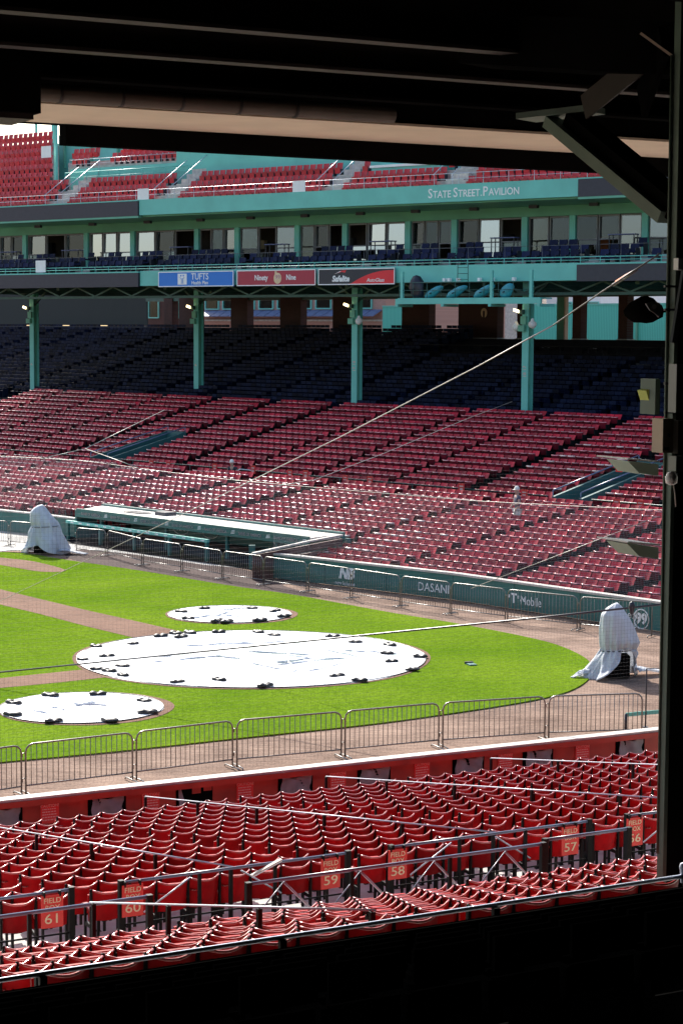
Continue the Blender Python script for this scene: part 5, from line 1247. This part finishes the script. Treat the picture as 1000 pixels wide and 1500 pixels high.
b = MB(); b.lathe([(0.001, 5.06), (0.025, 5.05), (0.032, 5.02), (0.025, 4.99), (0.02, 4.9)], 8, Matrix.Translation(L3(-1.25, 20.72, 0))); b.build('finial', M['railw'], o)
# caution notices and cloth covers on the inside of the near wall
for i, (px, py) in enumerate(((73, 1187), (221, 1167), (359, 1153), (495, 1137), (618, 1124), (740, 1109), (853, 1097))):
    s = NEAR.hit(px, py, -0.02).x; o = thing('caution_sign', 'red CAUTION notice on the inside of the near wall, %s from the left' % nth(i + 1), 'sign', nw(s, 0.012, 0.44), NEAR.rz, 'caution notices on the near wall')
    b = MB(); b.box(-0.17, 0.17, -0.008, 0.008, 0, 0.36); b.build('plate', M['redsign'], o)
    text('CAUTION!', 0.072, M['pink_text'], o, (0, -0.010, 0.31), sx=1.0)
    b = MB()
    for k in range(5):
        x = -0.14
        while x < 0.12:
            w_ = random.uniform(0.02, 0.06); b.box(x, min(x + w_, 0.145), -0.0105, -0.0085, 0.245 - 0.048 * k, 0.262 - 0.048 * k); x += w_ + 0.012
    b.build('small_print', M['pink_text'], o)['kind'] = 'stuff'
for i, (px, py, open_) in enumerate(((4, 1197, 0), (157, 1178, 0), (285, 1164, 1), (433, 1146, 0), (548, 1131, 0), (686, 1116, 0), (788, 1103, 0), (923, 1089, 0))):
    s = NEAR.hit(px, py, -0.02).x; o = thing('wall_opening', ('uncovered dark opening in the near wall' if open_ else 'grey cloth covered opening in the near wall') + ', %s opening from the left' % nth(i + 1), 'wall opening', nw(s, 0.006, 0.38), NEAR.rz, 'openings in the near wall')
    b = MB(); b.box(-0.36, 0.36, -0.012, 0.004, -0.1, 0.46); b.build('frame', M['void'], o)
    n, m_ = 16, 10; vs = []
    for a_ in range(m_):
        for k in range(n):
            u, v = k / (n - 1), a_ / (m_ - 1); sag = 0.05 * math.sin(math.pi * u) * (1 if a_ == m_ - 1 else 0)
            if open_: u = u * 0.16 * (0.25 + 0.95 * (1 - v)); xx = -0.32 + u
            else: xx = -0.30 + 0.60 * u + 0.02 * math.sin(9 * v)
            vs.append((xx, -0.035 - 0.02 * math.sin(8 * u + 3 * v + i) - 0.015 * math.sin(17 * u * v + i) - 0.02 * (1 - v), -0.06 + 0.50 * v - sag))
    b = MB(); b.add(vs, [(a_ * n + k, a_ * n + k + 1, (a_ + 1) * n + k + 1, (a_ + 1) * n + k) for a_ in range(m_ - 1) for k in range(n - 1)], None, True); c_ = b.build('cloth', M['cloth_grey'], o); md = c_.modifiers.new('thick', 'SOLIDIFY'); md.thickness = 0.006
    if open_:
        for x0, x1, z0, z1 in ((-0.05, 0.12, 0.30, 0.42), (0.18, 0.34, 0.33, 0.44)): b = MB(); b.box(x0, x1, -0.02, -0.013, z0, z1); b.build('speaker_box', M['redwall'], o)

# fixtures on the column ---------------------------------------------------
def fixture(name, label, cat): return thing(name, label, cat, nw(CS, CT, 0), NEAR.rz)
o = fixture('junction_box', 'beige electrical box strapped to the right column', 'box'); pbox('case', 964, 986, 613, 663, 15.55, 0.14, 'beige', o); pbox('side', 987, 1006, 616, 664, 15.56, 0.12, 'brownsteel', o); pbox('latch', 978, 981, 635, 640, 15.52, 0.03, 'ink', o); pbox('label_plate', 970, 980, 655, 659, 15.53, 0.02, 'slate', o)
o = fixture('light_box', 'teal light box with lime panel on the right column', 'lamp'); pbox('housing', 956, 967, 555, 607, 15.9, 0.2, 'olive', o)
a = [NEAR.l(dp(x, y, 15.95)) - Vector((CS, -CT, 0)) for x, y in ((946, 572), (956, 568), (956, 606))]
b = MB(); b.add([tuple(v) for v in a] + [(v.x, v.y + 0.12, v.z) for v in a], [(0, 2, 1), (3, 4, 5), (0, 1, 4, 3), (1, 2, 5, 4), (2, 0, 3, 5)]); b.build('panel', M['yellow'], o)
for nm, y0, lab in (('upper', 675, 'upper cream tray bracket sticking out of the right column'), ('lower', 797, 'lower cream tray bracket sticking out of the right column')):
    o = fixture('tray_bracket', lab, 'bracket')
    a = [NEAR.l(dp(x, y, 16.2)) - Vector((CS, -CT, 0)) for x, y in ((919, y0), (964, y0 + 5), (964, y0 + 22), (936, y0 + 18))]
    b = MB(); b.add([tuple(v) for v in a] + [(v.x, v.y + 0.3, v.z) for v in a], [(3, 2, 1, 0), (4, 5, 6, 7), (0, 1, 5, 4), (1, 2, 6, 5), (2, 3, 7, 6), (3, 0, 4, 7)]); b.build('tray', M['tray'], o)
    t0 = [NEAR.l(dp(x, y, 16.2)) - Vector((CS, -CT, 0)) for x, y in ((917, y0 - 2), (964, y0 + 2))]
    b = MB(); b.add([(t0[0].x, t0[0].y - 0.02, t0[0].z), (t0[1].x, t0[1].y - 0.02, t0[1].z), (t0[1].x, t0[1].y + 0.42, t0[1].z), (t0[0].x, t0[0].y + 0.42, t0[0].z)] + [(t0[0].x, t0[0].y - 0.02, t0[0].z + 0.012), (t0[1].x, t0[1].y - 0.02, t0[1].z + 0.012), (t0[1].x, t0[1].y + 0.42, t0[1].z + 0.012), (t0[0].x, t0[0].y + 0.42, t0[0].z + 0.012)], [(3, 2, 1, 0), (4, 5, 6, 7), (0, 1, 5, 4), (1, 2, 6, 5), (2, 3, 7, 6), (3, 0, 4, 7)]); b.build('lid', M['white'], o)  # white lid carries the sunlit top in its colour
o = fixture('tube_light', 'grey tube light mounted upright on the right column', 'lamp')
a, c = [NEAR.l(dp(x, y, 15.4)) - Vector((CS, -CT, 0)) for x, y in ((1003, 395), (986, 502))]
b = MB(); b.beam(a, c, 0.05, 0.03, (0, 1, 0)); b.build('tube', M['slate'], o); pbox('socket', 989, 1003, 378, 395, 15.4, 0.06, 'white', o)
o = fixture('speaker_horn', 'grey weathered horn speaker in a black hood on the right column', 'speaker')
cen = NEAR.l(dp(948, 455, 15.9)) - Vector((CS, -CT, 0)); n = 14; vs = []
for i, (r_, y) in enumerate(((0.02, -0.10), (0.07, -0.09), (0.115, -0.04), (0.125, 0.05), (0.10, 0.16))):
    for k in range(n): t = 2 * math.pi * k / n; w_ = r_ * (1 + 0.12 * math.sin(3 * t + i) + (0.07 if k % 2 else 0)); vs.append((cen.x + w_ * math.cos(t) * 1.05, cen.y + y, cen.z + w_ * math.sin(t) * 0.85))
b = MB(); b.add(vs, [(i * n + k, i * n + (k + 1) % n, (i + 1) * n + (k + 1) % n, (i + 1) * n + k) for i in range(4) for k in range(n)], None, True); b.build('hood', M['void'], o)
b = MB(); b.prism([(-0.095, 0.055), (-0.03, 0.075), (0.045, 0.06), (0.06, 0.0), (0.02, -0.055), (-0.02, -0.02), (-0.06, 0.0)], 0.0, 0.012, Matrix.Translation((cen.x, cen.y - 0.105, cen.z)) @ Matrix.Rotation(R(78), 4, 'X')); b.build('face_plate', M['winframe'], o)
b = MB(); b.prism([(0.02 * math.cos(i * 0.785) - 0.02, 0.02 * math.sin(i * 0.785) + 0.03) for i in range(8)], 0.013, 0.02, Matrix.Translation((cen.x, cen.y - 0.105, cen.z)) @ Matrix.Rotation(R(78), 4, 'X')); b.build('driver', M['cloth_grey'], o)
b = MB(); b.tube([(cen.x, cen.y, cen.z), (0.02, 0.0, cen.z)], 0.014, 6); b.build('arm', M['void'], o)
for y in (418, 452, 560, 602): pbox('strap', 962, 1004, y, y + 3, 15.72, 0.02, 'ink')
o = fixture('flood_lamp', 'small white lamp with dangling strap on the right column', 'lamp'); cen = NEAR.l(dp(983, 702, 15.5)) - Vector((CS, -CT, 0))
b = MB(); b.lathe([(0.001, 0.06), (0.03, 0.055), (0.05, 0.02), (0.045, -0.03), (0.02, -0.045)], 10, Matrix.Translation(cen)); b.build('shade', M['white'], o); b = MB(); b.tube([(cen.x + 0.02, cen.y, cen.z - 0.03), (cen.x + 0.04, cen.y, cen.z - 0.12), (cen.x + 0.05, cen.y, cen.z - 0.22)], 0.006, 5); b.build('strap', M['cap'], o)
pbox('cable_box', 984, 1004, 533, 604, 15.5, 0.1, 'winframe'); pbox('cable_box', 984, 1004, 668, 690, 15.5, 0.1, 'winframe')

# ================================================================ NETS AND CABLES
def net(name, label, P, z0f, z1f, step, r, m):
    """P: list of ground points; vertical strands between z0f and z1f, knotted to level strands"""
    b = MB(); cols = []
    for a, c in zip(P, P[1:]):
        n = max(1, int((c - a).length / step))
        for i in range(n): cols.append(a.lerp(c, i / n))
    top = [z1f(p) for p in cols]
    def strand(p, q):
        d = (q - p).normalized(); o1 = d.orthogonal().normalized() * r; o2 = d.cross(o1).normalized() * r
        ring_ = [o1, -o1 * 0.5 + o2 * 0.87, -o1 * 0.5 - o2 * 0.87]
        b.add([p + v for v in ring_] + [q + v for v in ring_], [(0, 1, 4, 3), (1, 2, 5, 4), (2, 0, 3, 5)])
    low = [z0f(p) if callable(z0f) else z0f for p in cols]
    for p, z, z_ in zip(cols, top, low): strand(Vector((p.x, p.y, z_)), Vector((p.x, p.y, z)))
    zz = min(low); big = 12
    while zz < max(top):
        i = 0
        while i < len(cols) - 1:
            j = min(i + big, len(cols) - 1)
            if min(top[i], top[j]) >= zz >= max(low[i], low[j]) - 1e-6: strand(Vector((cols[i].x, cols[i].y, zz)), Vector((cols[j].x, cols[j].y, zz)))
            i = j
        zz += step
    return tag(b.build(name, M[m]), label, 'net')
cab = [(-30, 672), (0, 668), (60, 671), (125, 675), (205, 686), (330, 702), (460, 714), (580, 724), (700, 734), (830, 741), (985, 748)]
LWf = [gp(-150, 766), gp(0, 781), gp(108, 793)]
fend = max((abs(proj(DG.w(DL * f_, 0.02, 2.0))[0] - proj(FAR.w(-8.45, wall_y(-8.45)[0] + 0.35, 2.0))[0]) * -1, f_) for f_ in [i / 200 for i in range(120, 200)])[1]
netP = [LWf[0], LWf[1], LWf[2], DG.w(0.2, 0.02), DG.w(DL * 0.5, 0.02), DG.w(DL * fend, 0.02)] + [FAR.w(s, wall_y(s)[0] + 0.35) for s in (-8.45, -4, 0, 5, 9, 14)]
def cable_y(px):
    for (a, ya), (c, yc) in zip(cab, cab[1:]):
        if a <= px <= c: return ya + (yc - ya) * (px - a) / (c - a)
    return cab[0][1] if px < cab[0][0] else cab[-1][1]
def net_top(p):
    x, _ = proj((p.x, p.y, 3)); return dp(x, cable_y(x), p.y).z
net('backstop_net', 'pale protective net in front of the far seats', netP, lambda p: 1.45 if 0 < DG.l(p).x < DL and abs(DG.l(p).y) < 0.6 else 1.0, net_top, 0.06, 0.0016, 'net')
cabpts = []
for a, c in zip(netP, netP[1:]):
    for i in range(6): q = a.lerp(c, i / 6); cabpts.append(Vector((q.x, q.y, net_top(q))))
tag(MB().tube(cabpts, 0.013, 6).build('net_cable', M['rope']), 'pale sagging cable along the top of the far net', 'cable')
nearP = [nw(-14, -0.35, 0), nw(16, -0.35, 0)]
net('backstop_net', 'fine dark net above the near red wall', nearP, 0.98, lambda p: 6.4, 0.075, 0.0011, 'net_dark')
def cable(pts, r, m, label): return tag(MB().tube(pts, r, 6).build('cable', M[m]), label, 'cable')
cable([dp(-20, 890, 63), dp(250, 762, 57), dp(500, 639, 51), dp(700, 536, 46), dp(810, 476, 43)], [0.008, 0.010, 0.012, 0.013, 0.014], 'rope', 'long pale cable rising from the grass at left to the far column at right')
o = thing('turnbuckle', 'dark turnbuckle end of the long pale cable at upper right', 'cable fitting')
b = MB(); b.tube([dp(810, 476, 43), dp(880, 428, 40), dp(965, 372, 36)], 0.016, 6); b.build('rod', M['brownsteel'], o)
b = MB(); b.tube([dp(898, 417, 39.2), dp(935, 393, 37.5)], 0.035, 8); b.build('sleeve', M['ink'], o); b = MB(); b.tube([dp(903, 413, 39), dp(925, 399, 38)], 0.04, 8); b.build('band', M['orange'], o)
cable([dp(-20, 987, 50), dp(370, 947, 46), dp(770, 907, 42), dp(1000, 882, 40)], 0.022, 'ink', 'black cable crossing low over the white home plate tarp')
o = thing('insulator', 'small black insulator on the low black cable beside the right cover', 'insulator', dp(925, 891, 40.5)); b = MB(); b.lathe([(0.001, 0.14), (0.05, 0.12), (0.07, 0.03), (0.05, -0.05), (0.03, -0.12)], 8); b.build('body', M['ink'], o); b = MB(); b.tube([(0, 0, -0.1), (0.02, 0, -0.2)], 0.015, 5); b.build('shackle', M['ink'], o)
cable([dp(125, 657, 86), dp(240, 601, 92)], 0.018, 'rope', 'thin pale guy wire above the left seats')
cable([dp(125, 657, 86), dp(60, 672, 86)], 0.016, 'rope', 'short guy wire falling left from the net peak')
cable([dp(125, 657, 86), dp(205, 686, 80)], 0.016, 'rope', 'short guy wire falling right from the net peak')
cable([dp(390, 714, 74), dp(460, 703, 76), dp(560, 665, 80), dp(680, 615, 86), dp(750, 588, 90)], 0.014, 'rope', 'thin pale wire rising over the middle loge seats')
cable([dp(690, 862, 62), dp(800, 820, 60), dp(962, 757, 56)], 0.010, 'rope', 'thin wire over the far seats at right')

# ================================================================ PEOPLE
def skinned(name, joints, edges, m, parent, sub=2):
    me = bpy.data.meshes.new(name); me.from_pydata([j[:3] for j in joints], edges, []); me.materials.append(m)
    o = place(name, me, parent); md = o.modifiers.new('skin', 'SKIN'); sv = me.skin_vertices if me.skin_vertices else None
    if not me.skin_vertices:
        bpy.context.view_layer.objects.active = o
        me.attributes  # make sure data exists
        bpy.context.view_layer.update()
    lay = me.skin_vertices[0].data
    for i, j in enumerate(joints): lay[i].radius = (j[3], j[4] if len(j) > 4 else j[3])
    lay[0].use_root = True
    s = o.modifiers.new('sub', 'SUBSURF'); s.levels = sub; s.render_levels = sub; md.use_smooth_shade = True
    return o
def person(label, loc, rz, shirt, trousers, hat, pose):
    o = thing('person', label, 'person', loc, rz)
    # y is forward
    lean = pose.get('lean', 0.0)
    J = [(0, 0, 0.95, 0.13, 0.10), (0, lean * 0.3, 1.15, 0.125, 0.09), (0, lean * 0.7, 1.38, 0.15, 0.10), (0, lean, 1.50, 0.055), (0, lean + 0.03, 1.60, 0.085, 0.095), (0, lean + 0.03, 1.72, 0.075, 0.085),
         (-0.19, lean * 0.85, 1.43, 0.06), (pose['le'][0], pose['le'][1], pose['le'][2], 0.045), (pose['lh'][0], pose['lh'][1], pose['lh'][2], 0.034),
         (0.19, lean * 0.85, 1.43, 0.06), (pose['re'][0], pose['re'][1], pose['re'][2], 0.045), (pose['rh'][0], pose['rh'][1], pose['rh'][2], 0.034),
         (-0.10, 0, 0.88, 0.095), (-0.11, 0.02, 0.48, 0.062), (-0.11, -0.02, 0.09, 0.045), (-0.12, 0.12, 0.04, 0.038),
         (0.10, 0, 0.88, 0.095), (0.12, 0.05, 0.48, 0.062), (0.12, 0.03, 0.09, 0.045), (0.13, 0.17, 0.04, 0.038)]
    Ed = [(0, 1), (1, 2), (2, 3), (3, 4), (4, 5), (2, 6), (6, 7), (7, 8), (2, 9), (9, 10), (10, 11), (0, 12), (12, 13), (13, 14), (14, 15), (0, 16), (16, 17), (17, 18), (18, 19)]
    skinned('body', J, Ed, M['skin'], o)
    g_ = 0.022
    S = [(J[0][0], J[0][1], 0.93, 0.155, 0.125), (*J[1][:3], 0.15, 0.115), (*J[2][:3], 0.172, 0.122), (*J[6][:3], 0.085), (*[(a + c) / 2 for a, c in zip(J[6][:3], J[7][:3])], 0.072), (*J[9][:3], 0.085), (*[(a + c) / 2 for a, c in zip(J[9][:3], J[10][:3])], 0.072)]
    skinned('shirt', S, [(0, 1), (1, 2), (2, 3), (3, 4), (2, 5), (5, 6)], shirt, o)
    T = [(0, 0, 0.95, 0.158, 0.128), (*J[12][:3], 0.118), (*J[13][:3], 0.085), (J[14][0], J[14][1], 0.14, 0.072), (*J[16][:3], 0.118), (*J[17][:3], 0.085), (J[18][0], J[18][1], 0.14, 0.072)]
    skinned('trousers', T, [(0, 1), (1, 2), (2, 3), (0, 4), (4, 5), (5, 6)], trousers, o)
    b = MB(); hx, hy, hz = J[5][:3]
    b.lathe([(0.001, 0.12), (0.06, 0.11), (0.095, 0.06), (0.105, 0.0), (0.10, -0.03)], 14, Matrix.Translation((hx, hy, hz + 0.01))); b.box(hx - 0.07, hx + 0.07, hy + 0.08, hy + 0.17, hz - 0.02, hz - 0.005); b.build('cap', hat, o)
    f = MB(); b = f; b.lathe([(0.001, 0.03), (0.013, 0.0), (0.02, -0.03), (0.001, -0.035)], 6, Matrix.Translation((hx, hy + 0.095, hz - 0.07))); 
    for sx_ in (-1, 1): b.lathe([(0.001, 0.02), (0.018, 0.0), (0.001, -0.025)], 6, Matrix.Translation((hx + sx_ * 0.088, hy, hz - 0.06)))
    b.build('nose_and_ears', M['skin'], o)
    e = MB()
    for sx_ in (-1, 1): e.box(hx + sx_ * 0.034 - 0.012, hx + sx_ * 0.034 + 0.012, hy + 0.085, hy + 0.096, hz - 0.055, hz - 0.043)
    e.box(hx - 0.022, hx + 0.022, hy + 0.084, hy + 0.094, hz - 0.125, hz - 0.117); e.build('eyes_and_mouth', M['ink'], o)
    return o
l = FAR.l(far_hit(757, 786)); kk = min(range(len(FF)), key=lambda i: abs(FF[i][0] - 0.32 - l.y)); pt = FF[kk][0] - 0.30
sp = FAR.hit(757, 770, pt).x
person('person in striped dark shirt and cream trousers standing among the far seats', FAR.w(sp, pt, FF[kk][1]), FAR.rz + R(150), M['shirt'], M['whitecloth'], M['hairw'],
       dict(le=(-0.27, 0.02, 1.17), lh=(-0.16, 0.24, 1.12), re=(0.27, 0.06, 1.17), rh=(0.20, 0.22, 0.98)))
sp2 = FAR.hit(345, 690, 13.3).x
person('person in dark clothes and pale cap bending in the far walkway beside a hose', FAR.w(sp2, 13.2, 1.05), FAR.rz + R(200), M['slate'], M['slate'], M['hairw'],
       dict(lean=0.18, le=(-0.28, 0.18, 1.18), lh=(-0.20, 0.36, 1.02), re=(0.28, 0.18, 1.18), rh=(0.22, 0.38, 1.05)))
hz = [dp(x, y, FAR.w(sp2, 13.0).y - 0.4) for x, y in ((327, 697), (333, 692), (341, 691), (345, 697), (349, 704), (352, 698), (348, 690), (351, 687), (360, 688), (368, 689))]
tag(MB().tube(hz, 0.022, 6).build('hose', M['white']), 'white hose looped in the far walkway by the bending person', 'hose')
# small red section signs along the front of the far loge
rsn = 0
for px, py in ((222, 680), (247, 682), (315, 685), (371, 688), (425, 694), (448, 695), (506, 702), (542, 704), (676, 715), (768, 724), (907, 684), (903, 738), (938, 740)):
    p = FAR.hit(px, py, 13.75); rsn += 1
    o = thing('section_sign', 'small red sign on the far loge front, %s from the left' % nth(rsn), 'sign', FAR.w(p.x, 13.72, p.z), FAR.rz, 'small red signs along the far loge front')
    b = MB(); b.box(-0.17, 0.17, 0, 0.02, -0.2, 0.2); b.build('plate', M['redsign'], o); b = MB(); b.box(-0.09, 0.09, -0.004, -0.001, -0.10, 0.0); b.box(-0.11, 0.11, -0.004, -0.001, 0.06, 0.11); b.build('print', M['pink_text'], o)
fr_ = thing('loge_front_railing', 'dark railing along the front of the far loge seats', 'railing', FAR.w(0, 13.85), FAR.rz)
for a, c in ((-62, ramps[0][0] - 0.3), (ramps[0][1] + 0.3, ramps[1][0] - 0.3), (ramps[1][1] + 0.3, 20)): rail(fr_, a, c, 0, 1.5, 2.35, 1.6, 'green_dim', 0.022)
fk = MB(); fk.box(-62, 20, 0.05, 0.10, 1.0, 1.66); fk.build('kick_board', M['teal_dark'], fr_)
